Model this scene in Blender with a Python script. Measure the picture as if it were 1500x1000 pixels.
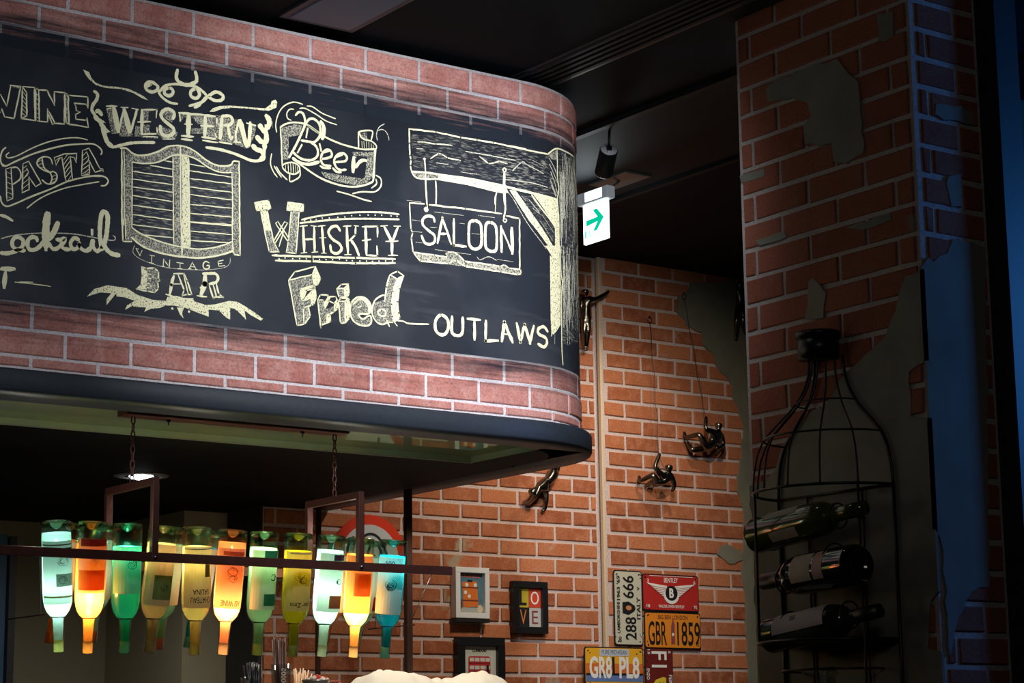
import bpy, bmesh, math, random
from mathutils import Vector, Matrix, Euler
random.seed(7)
SC = bpy.context.scene
for o in list(bpy.data.objects): bpy.data.objects.remove(o, do_unlink=True)
COL = SC.collection
# ------------------------------------------------------------------ camera
F = 3100.0
_a = Vector((4550, -540, -F)).normalized(); _b = Vector((-2400, -630, -F)).normalized()
_s = (_a + _b).normalized(); _d = (_a - _b).normalized()
AX = (_s + _d).normalized(); AY = (_s - _d).normalized(); AZ = AX.cross(AY)
M3 = Matrix((AX, AY, AZ))            # camera space -> world space
CAM = Vector((0, 0, 1.3))
cd = bpy.data.cameras.new('camera'); cam = bpy.data.objects.new('camera', cd); COL.objects.link(cam)
cd.sensor_width = 36; cd.lens = 36 * F / 1500; cd.clip_start = .05; cd.clip_end = 60
cam.matrix_world = Matrix.Translation(CAM) @ M3.to_4x4()
SC.camera = cam
# ------------------------------------------------------------------ exposure, world, lights
SC.view_settings.view_transform = 'Standard'; SC.view_settings.look = 'None'
SC.view_settings.gamma = 1; SC.view_settings.use_curve_mapping = False
SC.view_settings.exposure = 0.0
SC.cycles.max_bounces = 6; SC.cycles.transparent_max_bounces = 24
SC.cycles.sample_clamp_indirect = 3.0; SC.cycles.caustics_reflective = False; SC.cycles.caustics_refractive = False
W = bpy.data.worlds.new('world'); SC.world = W; W.use_nodes = True
W.node_tree.nodes['Background'].inputs[0].default_value = (.35, .42, .55, 1)
W.node_tree.nodes['Background'].inputs[1].default_value = .03
def light(name, kind, loc, power, color=(1, 1, 1), aim=None, size=.05, spot=60, blend=.5, sx=None, sy=None):
    l = bpy.data.lights.new(name, kind); l.energy = power; l.color = color
    if kind == 'SPOT': l.spot_size = math.radians(spot); l.spot_blend = blend; l.shadow_soft_size = size
    elif kind == 'POINT': l.shadow_soft_size = size
    else:
        l.shape = 'RECTANGLE'; l.size = sx; l.size_y = sy
    o = bpy.data.objects.new(name, l); COL.objects.link(o); o.location = loc
    if aim is not None: o.rotation_euler = (Vector(aim) - Vector(loc)).to_track_quat('-Z', 'Y').to_euler()
    return o
light('sign_spot_light', 'SPOT', (2.75, 3.0, 3.2), 190, (.92, .96, 1), (3.3, 4.95, 2.62), .05, 62, .9)
light('sign_spot_light', 'SPOT', (1.5, 2.7, 3.2), 75, (.9, .95, 1), (2.5, 4.95, 2.6), .05, 56, .9)
light('sign_spot_light', 'SPOT', (3.05, 3.6, 3.22), 80, (.97, .97, 1), (3.66, 4.95, 2.6), .05, 54, .9)
light('wall_spot_light', 'SPOT', (4.55, 5.2, 3.15), 62, (1, .86, .68), (5.45, 6.8, 2.0), .03, 78, .9)
light('wall_spot_light', 'SPOT', (4.75, 5.3, 3.2), 44, (1, .88, .72), (4.65, 6.8, 1.9), .03, 84, .8)
light('wall_spot_light', 'SPOT', (5.35, 6.02, 3.26), 26, (1, .88, .72), (5.42, 6.75, 2.2), .02, 78, 1)
light('blue_wash_light', 'AREA', (6.1, 2.3, 2.7), 22, (.05, .30, .95), (4.0, 3.6, 2.5), sx=.55, sy=.9)
light('ceiling_halo_fill', 'POINT', (4.33, 4.44, 3.2), .35, (1, .97, .9), size=.001)  # unseen point light added behind the pillar for the ceiling halo
light('room_fill_light', 'AREA', (1.0, .5, 3.1), 8, (1, .93, .85), (3.4, 4.0, 1.9), sx=.9, sy=.9)
# ------------------------------------------------------------------ pixel helpers: a pixel of the photograph to a point on a real plane
def ray(x, y): return M3 @ Vector(((x - 750) / F, -(y - 500) / F, -1))
def onY(x, y, v): r = ray(x, y); return CAM + r * (v / r.y)
def onX(x, y, v): r = ray(x, y); return CAM + r * (v / r.x)
def onZ(x, y, v): r = ray(x, y); return CAM + r * ((v - 1.3) / r.z)
# ------------------------------------------------------------------ materials
MATS = {}
def nmat(name):
    m = bpy.data.materials.new(name); m.use_nodes = True; n = m.node_tree.nodes; n.clear()
    out = n.new('ShaderNodeOutputMaterial'); return m, n, m.node_tree.links, out
def mat(name, col, rough=.6, metal=0, bump=0, nscale=40, var=.0, spec=.5, emit=None, estr=0, trans=0):
    if name in MATS: return MATS[name]
    m, n, l, out = nmat(name)
    p = n.new('ShaderNodeBsdfPrincipled'); l.new(p.outputs[0], out.inputs[0])
    p.inputs['Base Color'].default_value = (*col, 1); p.inputs['Roughness'].default_value = rough
    p.inputs['Metallic'].default_value = metal; p.inputs['Specular IOR Level'].default_value = spec
    if emit: p.inputs['Emission Color'].default_value = (*emit, 1); p.inputs['Emission Strength'].default_value = estr
    if var or bump:
        g = n.new('ShaderNodeNewGeometry'); t = n.new('ShaderNodeTexNoise'); t.inputs['Scale'].default_value = nscale
        t.inputs['Detail'].default_value = 6; l.new(g.outputs['Position'], t.inputs['Vector'])
        if var:
            mx = n.new('ShaderNodeMix'); mx.data_type = 'RGBA'; mx.inputs[6].default_value = (*[c * (1 - var) for c in col], 1)
            mx.inputs[7].default_value = (*[min(1, c * (1 + var)) for c in col], 1)
            l.new(t.outputs[0], mx.inputs[0]); l.new(mx.outputs[2], p.inputs['Base Color'])
        if bump:
            b = n.new('ShaderNodeBump'); b.inputs['Strength'].default_value = bump; b.inputs['Distance'].default_value = .004
            l.new(t.outputs[0], b.inputs['Height']); l.new(b.outputs[0], p.inputs['Normal'])
    MATS[name] = m; return m
def brick_mat(name, c1, c2, c3, painted=False, mortar=False, smear=(.3, .28, .2), stain=.25):
    m, n, l, out = nmat(name)
    p = n.new('ShaderNodeBsdfPrincipled'); l.new(p.outputs[0], out.inputs[0]); p.inputs['Roughness'].default_value = .85
    p.inputs['Specular IOR Level'].default_value = .15
    g = n.new('ShaderNodeNewGeometry'); oi = n.new('ShaderNodeObjectInfo')
    def noise(scale, detail=5, vec=None, rough=.6):
        t = n.new('ShaderNodeTexNoise'); t.inputs['Scale'].default_value = scale; t.inputs['Detail'].default_value = detail
        t.inputs['Roughness'].default_value = rough; l.new(vec or g.outputs['Position'], t.inputs['Vector']); return t.outputs[0]
    def ramp(src, a, b):
        r = n.new('ShaderNodeMapRange'); r.inputs[1].default_value = a; r.inputs[2].default_value = b; l.new(src, r.inputs[0]); return r.outputs[0]
    def mix(f, a, b):
        x = n.new('ShaderNodeMix'); x.data_type = 'RGBA'
        for i, v in ((0, f), (6, a), (7, b)):
            if isinstance(v, tuple): x.inputs[i].default_value = (*v, 1)
            elif isinstance(v, float): x.inputs[i].default_value = v
            else: l.new(v, x.inputs[i])
        return x.outputs[2]
    if mortar: col = mix(noise(60), c1, c2)
    else:
        col = mix(oi.outputs['Random'], c1, c2)
        col = mix(ramp(noise(22), .42, .75), col, c3)
    col = mix(ramp(noise(160, 4), .45, .8), col, mix(.55, col, (0.02, .01, .01)))       # pitting
    if stain: 
        k = n.new('ShaderNodeMath'); k.operation = 'MULTIPLY'; k.inputs[1].default_value = .75
        l.new(ramp(noise(5.5, 4), .66, .72), k.inputs[0]); col = mix(k.outputs[0], col, smear)
    if painted:                                                        # chalkboard paint brushed over the middle rows
        sp = n.new('ShaderNodeSeparateXYZ'); l.new(g.outputs['Position'], sp.inputs[0])
        mp = n.new('ShaderNodeMapping'); mp.inputs['Scale'].default_value = (2.2, 2.2, 42); l.new(g.outputs['Position'], mp.inputs[0])
        st = noise(1.6, 6, mp.outputs[0], .65)
        mp2 = n.new('ShaderNodeMapping'); mp2.inputs['Scale'].default_value = (1, 1, 8); l.new(g.outputs['Position'], mp2.inputs[0])
        st2 = noise(1.1, 3, mp2.outputs[0])
        ab = n.new('ShaderNodeMath'); ab.operation = 'SUBTRACT'; ab.inputs[1].default_value = 2.785; l.new(sp.outputs[2], ab.inputs[0])
        a2 = n.new('ShaderNodeMath'); a2.operation = 'ABSOLUTE'; l.new(ab.outputs[0], a2.inputs[0])
        nn = n.new('ShaderNodeMath'); nn.operation = 'MULTIPLY_ADD'; nn.inputs[1].default_value = .24; l.new(st, nn.inputs[0]); l.new(a2.outputs[0], nn.inputs[2])
        n2 = n.new('ShaderNodeMath'); n2.operation = 'MULTIPLY_ADD'; n2.inputs[1].default_value = .06; l.new(st2, n2.inputs[0]); l.new(nn.outputs[0], n2.inputs[2])
        f = ramp(n2.outputs[0], .605, .49)
        if mortar:
            q = n.new('ShaderNodeMath'); q.operation = 'MULTIPLY'; q.inputs[1].default_value = .86; l.new(f, q.inputs[0]); f = q.outputs[0]
        col = mix(f, col, (.013, .017, .025))
    l.new(col, p.inputs['Base Color'])
    b = n.new('ShaderNodeBump'); b.inputs['Strength'].default_value = .5; b.inputs['Distance'].default_value = .0015
    l.new(noise(110, 6), b.inputs['Height']); l.new(b.outputs[0], p.inputs['Normal'])
    return m
M_SB = brick_mat('sign brick', (.44, .165, .14), (.54, .235, .20), (.62, .33, .29), painted=True, stain=0)
M_SM = brick_mat('sign mortar', (.62, .57, .60), (.74, .68, .71), None, painted=True, mortar=True, stain=0)
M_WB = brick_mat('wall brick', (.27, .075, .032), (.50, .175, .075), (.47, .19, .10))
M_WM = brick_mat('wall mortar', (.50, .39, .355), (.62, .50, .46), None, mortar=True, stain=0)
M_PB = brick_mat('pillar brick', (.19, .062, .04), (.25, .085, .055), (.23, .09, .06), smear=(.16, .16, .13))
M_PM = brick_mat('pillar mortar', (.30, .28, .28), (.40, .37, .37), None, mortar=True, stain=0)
M_PL = mat('olive plaster', (.17, .165, .12), .9, bump=.3, nscale=14, var=.3)
M_PL2 = mat('grey plaster', (.15, .155, .135), .9, bump=.3, nscale=9, var=.35)
M_BLK = mat('black paint', (.012, .014, .018), .45, var=.3, nscale=20)
M_BAND = mat('black painted band', (.022, .028, .04), .5, bump=.1, nscale=60, var=.3)
M_CEIL = mat('black ceiling', (.006, .008, .011), .8, spec=.15)
M_SOF = mat('black soffit', (.006, .007, .008), .7, spec=.1)
M_RUST = mat('dark rust iron', (.085, .028, .022), .45, .5, bump=.2, var=.4)
M_IRON = mat('black iron', (.012, .012, .014), .35, .6)
M_BRONZE = mat('gunmetal bronze', (.17, .155, .13), .27, 1, bump=.15, nscale=90)
M_CHROME = mat('chrome', (.6, .62, .65), .15, 1)
M_BOARD = None
def board_mat():
    m, n, l, out = nmat('chalkboard paint')
    p = n.new('ShaderNodeBsdfPrincipled'); l.new(p.outputs[0], out.inputs[0]); p.inputs['Roughness'].default_value = .62
    p.inputs['Specular IOR Level'].default_value = .25
    g = n.new('ShaderNodeNewGeometry')
    def noise(s, d, sc=None):
        t = n.new('ShaderNodeTexNoise'); t.inputs['Scale'].default_value = s; t.inputs['Detail'].default_value = d
        if sc:
            mp = n.new('ShaderNodeMapping'); mp.inputs['Scale'].default_value = sc; l.new(g.outputs['Position'], mp.inputs[0]); l.new(mp.outputs[0], t.inputs['Vector'])
        else: l.new(g.outputs['Position'], t.inputs['Vector'])
        return t.outputs[0]
    def mr(s, a, b, c=0, d=1):
        r = n.new('ShaderNodeMapRange'); r.inputs[1].default_value = a; r.inputs[2].default_value = b; r.inputs[3].default_value = c; r.inputs[4].default_value = d; l.new(s, r.inputs[0]); return r.outputs[0]
    m1 = n.new('ShaderNodeMix'); m1.data_type = 'RGBA'; m1.inputs[6].default_value = (.017, .021, .030, 1); m1.inputs[7].default_value = (.055, .06, .072, 1)
    l.new(mr(noise(3.2, 4), .45, .85), m1.inputs[0])
    m2 = n.new('ShaderNodeMix'); m2.data_type = 'RGBA'; m2.inputs[7].default_value = (.075, .08, .095, 1); l.new(m1.outputs[2], m2.inputs[6])
    l.new(mr(noise(4, 6, (1, 1, 7)), .6, .8, 0, .5), m2.inputs[0])
    l.new(m2.outputs[2], p.inputs['Base Color']); return m
M_BOARD = board_mat()
def chalk_mat(name, lo, hi, col=(.86, .82, .55), scale=(300, 300, 300), mx=1.0):
    m, n, l, out = nmat(name)
    d = n.new('ShaderNodeBsdfDiffuse'); d.inputs[0].default_value = (*col, 1); t = n.new('ShaderNodeBsdfTransparent'); x = n.new('ShaderNodeMixShader')
    g = n.new('ShaderNodeNewGeometry'); mp = n.new('ShaderNodeMapping'); mp.inputs['Scale'].default_value = scale; l.new(g.outputs['Position'], mp.inputs[0])
    ns = n.new('ShaderNodeTexNoise'); ns.inputs['Scale'].default_value = 1; ns.inputs['Detail'].default_value = 3; l.new(mp.outputs[0], ns.inputs['Vector'])
    r = n.new('ShaderNodeMapRange'); r.inputs[1].default_value = lo; r.inputs[2].default_value = hi; r.inputs[4].default_value = mx; l.new(ns.outputs[0], r.inputs[0])
    l.new(r.outputs[0], x.inputs[0]); l.new(t.outputs[0], x.inputs[1]); l.new(d.outputs[0], x.inputs[2]); l.new(x.outputs[0], out.inputs[0]); return m
M_CH = {'s': chalk_mat('chalk line', .22, .36), 'f': chalk_mat('chalk fill', .3, .46, scale=(230, 230, 200)),
        'h': chalk_mat('chalk shading', .36, .70, (.74, .71, .56), (300, 300, 240), .78), 'g': chalk_mat('chalk grain', .5, .72, (.52, .50, .42), (40, 40, 230), .42),
        'w': chalk_mat('thin chalk', .3, .5, (.7, .68, .55), mx=.9)}
# ------------------------------------------------------------------ mesh building
class MB:
    def __init__(s): s.v = []; s.f = []; s.sm = []
    def add(s, vs, fs, smooth=False):
        b = len(s.v); s.v += [Vector(v) for v in vs]; s.f += [[i + b for i in f] for f in fs]; s.sm += [smooth] * len(fs); return s
    def box(s, lo, hi, c=0, mtx=None):
        x0, y0, z0 = lo; x1, y1, z1 = hi
        if c <= 0:
            vs = [(x, y, z) for z in (z0, z1) for y in (y0, y1) for x in (x0, x1)]
            fs = [[0, 2, 3, 1], [4, 5, 7, 6], [0, 1, 5, 4], [2, 6, 7, 3], [0, 4, 6, 2], [1, 3, 7, 5]]
        else:
            bm = bmesh.new(); bmesh.ops.create_cube(bm, size=1)
            for v in bm.verts: v.co = Vector(((x0 + x1) / 2 + v.co.x * (x1 - x0), (y0 + y1) / 2 + v.co.y * (y1 - y0), (z0 + z1) / 2 + v.co.z * (z1 - z0)))
            bmesh.ops.bevel(bm, geom=bm.edges[:], offset=c, segments=2, affect='EDGES', profile=.6)
            bm.verts.index_update(); vs = [v.co.copy() for v in bm.verts]; fs = [[v.index for v in f.verts] for f in bm.faces]; bm.free()
        if mtx: vs = [mtx @ Vector(v) for v in vs]
        return s.add(vs, fs)
    def tube(s, pts, r, n=6, closed=False):
        pts = [Vector(p) for p in pts]; N = len(pts); vs = []; fs = []; up = None
        for i, p in enumerate(pts):
            a = pts[(i - 1) % N] if (closed or i > 0) else p; b = pts[(i + 1) % N] if (closed or i < N - 1) else p
            t = (b - a).normalized()
            if up is None: up = t.orthogonal().normalized()
            up = (up - t * up.dot(t)); up = up.normalized() if up.length > 1e-6 else t.orthogonal().normalized()
            w = t.cross(up); rr = r[i] if isinstance(r, (list, tuple)) else r
            for k in range(n):
                a_ = 2 * math.pi * k / n; vs.append(p + (up * math.cos(a_) + w * math.sin(a_)) * rr)
        for i in range(N if closed else N - 1):
            j = (i + 1) % N
            for k in range(n): fs.append([i * n + k, i * n + (k + 1) % n, j * n + (k + 1) % n, j * n + k])
        if not closed: fs += [list(range(n))[::-1], [(N - 1) * n + k for k in range(n)]]
        return s.add(vs, fs, n > 5)
    def lathe(s, prof, n=28, c=(0, 0, 0), mtx=None, cap=True):
        vs = []; fs = []; c = Vector(c)
        for r, z in prof:
            for k in range(n):
                a = 2 * math.pi * k / n; vs.append(c + Vector((r * math.cos(a), r * math.sin(a), z)))
        for i in range(len(prof) - 1):
            for k in range(n): fs.append([i * n + k, i * n + (k + 1) % n, (i + 1) * n + (k + 1) % n, (i + 1) * n + k])
        if cap: fs += [list(range(n))[::-1], [(len(prof) - 1) * n + k for k in range(n)]]
        if mtx: vs = [mtx @ v for v in vs]
        return s.add(vs, fs, True)
    def prism(s, poly, fn, d0, d1):
        """poly of 2-D points, fn(a,b,d) -> world; a slab between the depths d0 (back) and d1 (front)"""
        N = len(poly); vs = [fn(a, b, d0) for a, b in poly] + [fn(a, b, d1) for a, b in poly]
        fs = [list(range(N))[::-1], [N + i for i in range(N)]] + [[i, (i + 1) % N, N + (i + 1) % N, N + i] for i in range(N)]
        return s.add(vs, fs)
    def build(s, name, m, parent=None, local=False):
        me = bpy.data.meshes.new(name); vs = s.v; c = Vector((0, 0, 0))
        if not local and vs:
            c = Vector([(min(v[i] for v in vs) + max(v[i] for v in vs)) / 2 for i in range(3)])
        me.from_pydata([tuple(v - c) for v in vs], [], s.f); me.materials.append(m)
        me.polygons.foreach_set('use_smooth', s.sm); me.update()
        o = bpy.data.objects.new(name, me); COL.objects.link(o); o.location = c
        if parent: o.parent = parent; o.matrix_parent_inverse = Matrix() if local else parent_inv(parent)
        bm = bmesh.new(); bm.from_mesh(me); bmesh.ops.recalc_face_normals(bm, faces=bm.faces); bm.to_mesh(me); bm.free()
        return o
def world_of(o):
    m = Matrix.LocRotScale(o.location, o.rotation_euler, o.scale)
    return (world_of(o.parent) @ o.matrix_parent_inverse @ m) if o.parent else m
def parent_inv(p): return world_of(p).inverted()
def tag(o, label=None, cat=None, group=None, kind=None):
    for k, v in (('label', label), ('category', cat), ('group', group), ('kind', kind)):
        if v: o[k] = v
    return o
def thing(name, loc, label, cat, group=None, kind=None):
    o = bpy.data.objects.new(name, None); COL.objects.link(o); o.location = loc; o.empty_display_size = .05
    return tag(o, label, cat, group, kind)
def raw(name, me, m4, parent):
    o = bpy.data.objects.new(name, me); COL.objects.link(o); o.parent = parent; o.matrix_parent_inverse = parent_inv(parent)
    o.matrix_basis = m4; return o
# bricks: 18 triangles each, shared by size and variant
BR = {}
def brick_mesh(w, h, d, mtl, var):
    key = (round(w, 3), round(h, 3), d, mtl.name, var)
    if key in BR: return BR[key]
    rg = random.Random(hash((round(w, 3), var)) & 0xffff); j = lambda a: rg.uniform(-a, a)
    x, z = w / 2, h / 2; c = .0028
    q = [(-x + j(.0015), -z + j(.0015)), (x + j(.0015), -z + j(.0015)), (x + j(.0015), z + j(.0015)), (-x + j(.0015), z + j(.0015))]
    vs = [(a, 0, b) for a, b in q] + [(a, -d * .65, b) for a, b in q] + [(a - math.copysign(c, a), -d + j(.0012), b - math.copysign(c, b)) for a, b in q]
    fs = [[i, (i + 1) % 4, 4 + (i + 1) % 4, 4 + i] for i in range(4)] + [[4 + i, 4 + (i + 1) % 4, 8 + (i + 1) % 4, 8 + i] for i in range(4)] + [[8, 9, 10, 11]]
    me = bpy.data.meshes.new('brick'); me.from_pydata(vs, [], fs); me.materials.append(mtl); BR[key] = me; return me
def lay_bricks(parent, mtl, rows, a0, a1, joints, pitch, place, d=.0065, joint=.0145, keep=None):
    """rows: list of (z0,z1,parity); place(a,z)->Matrix"""
    n = 0
    for z0, z1, off in rows:
        k0 = math.floor((a0 - joints - off) / pitch) - 1
        for k in range(k0, k0 + 60):
            L = joints + off + k * pitch; R = L + pitch
            l_, r_ = max(L, a0), min(R, a1)
            if r_ - l_ < .02: continue
            if keep and not keep((l_ + r_) / 2, (z0 + z1) / 2): continue
            w = round((r_ - l_) - joint, 3); h = round((z1 - z0) - joint, 3)
            if w < .012 or h < .012: continue
            me = brick_mesh(w, h, d, mtl, random.randrange(5)); raw('brick', me, place((l_ + r_) / 2, (z0 + z1) / 2), parent); n += 1
    return n
# ------------------------------------------------------------------ setting: floor, ceiling, walls
def slab(name, lo, hi, m, parent=None, kind='structure', label=None, cat=None):
    o = MB().box(lo, hi).build(name, m, parent)
    if not parent: tag(o, label, cat, None, kind)
    return o
slab('floor', (-2, -1.5, -.06), (9, 9.5, 0), mat('dark floor', (.04, .035, .03), .5))
CZ = 3.325
ceil = slab('ceiling', (-2, -1.5, CZ), (9, 9.5, CZ + .1), M_CEIL)
M_CGR = mat('charcoal ceiling trim', (.010, .011, .013), .6, spec=.2)
tr = slab('ceiling_rail', (4.19, 3.0, CZ - .018), (4.215, 6.8, CZ), M_CGR, ceil)
slab('ceiling_rail', (4.815, 3.0, CZ - .02), (4.835, 6.8, CZ), M_CGR, ceil)
slab('ceiling_panel', (4.225, 2.9, CZ - .006), (4.81, 6.74, CZ), mat('exit lit dark panel', (.013, .016, .020), .7, spec=.2), ceil)  # paler than the ceiling: the exit sign's light put into its colour
wb = thing('wall_back', (5, 6.8, 0), None, None, None, 'structure')
MB().box((3.80, 6.8, 0), (5.385, 7.0, CZ)).build('mortar_bed', M_WM, wb)
MB().box((5.39, 6.775, 0), (7.2, 7.0, CZ)).build('mortar_bed', M_WM, wb)
P = .0665
rows = [(2.057 + P * k, 2.057 + P * (k + 1), 0 if k % 2 else .092) for k in range(-8, 19)]
def par(zc):    # measured parity of the joints on the left panel
    return 0
lay_bricks(wb, M_WB, rows, 3.81, 5.372, 5.244 - .092 + .0, .184, lambda a, z: Matrix.Translation((a, 6.8, z)), keep=lambda a, z: (z < 2.2 or a > 4.15) and z < 3.3)
P = .0686
rows = [(2.788 + P * k, 2.788 + P * (k + 1), 0 if k % 2 else .0935) for k in range(-18, 8)]
lay_bricks(wb, M_WB, rows, 5.395, 6.5, 5.602, .187, lambda a, z: Matrix.Translation((a, 6.775, z)), keep=lambda a, z: z < 3.31)
MB().box((5.378, 6.7665, 0), (5.389, 6.785, CZ), .002).build('corner_strip', mat('pale gold strip', (.60, .46, .30), .4), wb)
def patch(parent, pts, plane, val, out, m, name='plaster_patch', jag=.006):
    """an irregular skim of plaster over the bricks; pts are pixels, unprojected on the wall"""
    f = onY if plane == 'Y' else onX; P3 = [f(x, y, val) for x, y in pts]; Q = []
    rg = random.Random(len(pts) * 7 + int(pts[0][0]))
    for i, p in enumerate(P3):
        q = P3[(i + 1) % len(P3)]; L = (q - p).length; n = max(1, int(L / .025))
        for k in range(n):
            r = p.lerp(q, k / n); a, b = (r.x, r.z) if plane == 'Y' else (r.y, r.z)
            cl = (plane == 'X' and a < 3.612) or (plane == 'Y' and val < 4 and a < 3.914)
            if cl: Q.append((3.5885 if plane == 'X' else 3.8915, b)); continue
            Q.append((a + rg.uniform(-jag, jag) * (k > 0), b + rg.uniform(-jag, jag) * (k > 0)))
    fn = (lambda a, b, d: (a, val - d, b)) if plane == 'Y' else (lambda a, b, d: (val - d, a, b))
    mb = MB().prism(Q, fn, 0, out); o = mb.build(name, m, parent); 
    bm = bmesh.new(); bm.from_mesh(o.data); bmesh.ops.triangulate(bm, faces=[f for f in bm.faces if len(f.verts) > 4]); bm.to_mesh(o.data); bm.free()
    return o
patch(wb, [(1010, 414), (1008, 424), (992, 436), (989, 455), (1001, 470), (1003, 478), (1026, 488), (1028, 505), (1044, 520), (1052, 545), (1068, 560), (1074, 588), (1080, 600), (1088, 630), (1084, 670), (1078, 700), (1078, 719), (1087, 745), (1088, 790), (1084, 830), (1090, 880), (1094, 1010), (1150, 1010), (1150, 414)], 'Y', 6.775, .0115, M_PL)
patch(wb, [(1049, 812), (1052, 801), (1062, 797), (1082, 806), (1086, 820), (1066, 826)], 'Y', 6.775, .0112, M_PL)
# recess at the back left behind the bar
M_TAUPE = mat('taupe plaster', (.27, .245, .175), .8, var=.1, nscale=3)
slab('wall_left', (0.5, 7.7, 0), (4.2, 7.8, CZ), M_TAUPE)
slab('wall_left_pier', (3.62, 7.05, 0), (3.84, 7.7, 2.6), mat('pale taupe plaster', (.34, .31, .22), .8, var=.08, nscale=3))
slab('wall_left_end', (3.785, 6.78, 0), (3.80, 7.02, 2.19), M_BLK)  # black sheet added over the mortar end so the recess stays dark
slab('wall_left_return', (3.84, 7.0, 0), (4.2, 7.69, CZ), M_BLK)
bx0, bx1 = onY(9, 900, 7.32).x, onY(19, 900, 7.32).x
dj = slab('door_1', (bx0, 7.30, 0), (bx1, 7.34, onY(14, 785, 7.3).z), M_BLK)
for i in (dj,): pass
slab('door_panel', (bx0 - .5, 7.33, 0), (bx0, 7.335, 2.1), mat('blue lit door', (.02, .07, .16), .5), dj)  # blue light on the door is put into its colour
# ------------------------------------------------------------------ brick pillar on the right
pil = thing('wall_right', (4.03, 3.9, 0), None, None, None, 'structure')
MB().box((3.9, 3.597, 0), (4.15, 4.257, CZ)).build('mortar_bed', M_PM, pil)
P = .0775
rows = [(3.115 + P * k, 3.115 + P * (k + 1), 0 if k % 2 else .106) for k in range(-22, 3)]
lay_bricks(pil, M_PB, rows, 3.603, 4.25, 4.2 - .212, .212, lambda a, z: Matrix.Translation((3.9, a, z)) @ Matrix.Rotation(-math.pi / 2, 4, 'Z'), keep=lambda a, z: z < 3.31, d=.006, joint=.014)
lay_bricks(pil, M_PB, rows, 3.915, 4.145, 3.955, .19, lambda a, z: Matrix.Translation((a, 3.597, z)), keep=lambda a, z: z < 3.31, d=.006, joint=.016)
k = 1 / 3.3333
def Z(ox, oy, s, t): return [(ox + float(p.split(',')[0]) / s, oy + float(p.split(',')[1]) / s) for p in t.split()]
patch(pil, Z(1050, 0, 3.333, "245,440 290,400 400,350 600,290 650,360 700,400 710,500 720,600 725,750 640,800 580,790 570,700 440,710 430,620 470,570 450,500 380,480 260,500"), 'X', 3.9, .0085, M_PL2)
patch(pil, Z(1050, 0, 3.333, "790,70 870,60 872,180 830,205 800,200"), 'X', 3.9, .0085, M_PL2)
patch(pil, Z(1050, 0, 3.333, "150,5 280,-30 210,0 150,30"), 'X', 3.9, .0085, M_PL2)
patch(pil, Z(1050, 0, 3.333, "122,862 240,825 242,862 130,893"), 'X', 3.9, .0085, M_PL2, jag=.003)
patch(pil, Z(1050, 280, 3.333, "200,240 340,198 350,225 220,267"), 'X', 3.9, .0085, M_PL2, jag=.003)
patch(pil, Z(1050, 280, 3.333, "640,180 860,108 862,140 720,190"), 'X', 3.9, .0085, M_PL2, jag=.003)
patch(pil, Z(1050, 280, 3.333, "460,440 480,425 505,450 545,500 530,620 440,620 455,560"), 'X', 3.9, .0085, M_PL2)
patch(pil, [(1352, 395), (1330, 405), (1318, 440), (1308, 470), (1300, 492), (1280, 512), (1262, 530), (1240, 548), (1232, 560), (1215, 590), (1196, 600), (1170, 628), (1150, 650), (1138, 690), (1120, 705), (1101, 712), (1117, 1010), (1389, 1010), (1384, 960), (1362, 950), (1366, 880), (1379, 866), (1366, 612), (1337, 610), (1335, 545), (1362, 528)], 'X', 3.9, .0085, M_PL2)
patch(pil, [(1347, 392), (1356, 378), (1364, 384), (1372, 376), (1384, 372), (1392, 352), (1400, 350), (1440, 364), (1443, 600), (1445, 860), (1420, 866), (1412, 880), (1400, 905), (1395, 925), (1388, 960), (1370, 700)], 'Y', 3.597, .0085, M_PL2)
patch(pil, Z(1050, 0, 3.333, "1060,510 1180,520 1240,560 1245,615 1100,590 1055,560"), 'Y', 3.597, .0085, M_PL2)
patch(pil, Z(1050, 0, 3.333, "1120,865 1180,850 1185,1010 1135,1010 1110,900"), 'Y', 3.597, .0085, M_PL2)
slab('shade_jamb', (4.15, 3.53, 0), (4.235, 3.7, CZ), M_BLK)  # black jamb, made to stick out and shade the blue-lit face
slab('wall_side', (4.25, 4.3, 0), (7.2, 4.4, CZ), mat('teal grey plaster', (.03, .075, .06), .85, var=.3, nscale=5))
slab('wall_front', (-2, -1.6, 0), (9, -1.5, CZ), M_BLK)
slab('wall_far_left', (-2.1, -1.5, 0), (-2, 9.5, CZ), M_BLK)
# ------------------------------------------------------------------ bar canopy with the chalkboard sign
Y0 = 4.95; XC = 3.66; RR = .40; XL = -.5
def surf(u, z, off=0, Y=Y0, R=RR):
    if u <= XC: return Vector((u, Y - off, z))
    ph = (u - XC) / R
    if ph <= math.pi / 2: return Vector((XC + (R + off) * math.sin(ph), Y + R - (R + off) * math.cos(ph), z))
    return Vector((XC + R + off, Y + R + (u - XC) - R * math.pi / 2, z))
ARC = XC + RR * math.pi / 2; UE = ARC + (6.8 - Y0 - RR)
can = thing('bar_canopy', (2.6, 5.8, 2.19), 'rounded black chalkboard canopy with painted bricks hanging over the bar', 'canopy')
def sweep(us, prof, Y=Y0, R=RR):
    """prof: (off,z) list swept along the canopy outline"""
    vs = []; fs = []; n = len(prof)
    for u in us: vs += [surf(u, z, off) for off, z in prof]
    for i in range(len(us) - 1):
        for k in range(n - 1): fs.append([i * n + k, (i + 1) * n + k, (i + 1) * n + k + 1, i * n + k + 1])
    return vs, fs
us = [XL, 1.0, 2.2, 3.0, XC] + [XC + RR * math.radians(a) for a in range(4, 91, 4)] + [ARC + .3, UE - .01]
def ring(name, prof, m):
    vs, fs = sweep(us, prof + [prof[0]]); b = MB(); b.add(vs, fs, True); o = b.build(name, m, can)
    return o
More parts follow.
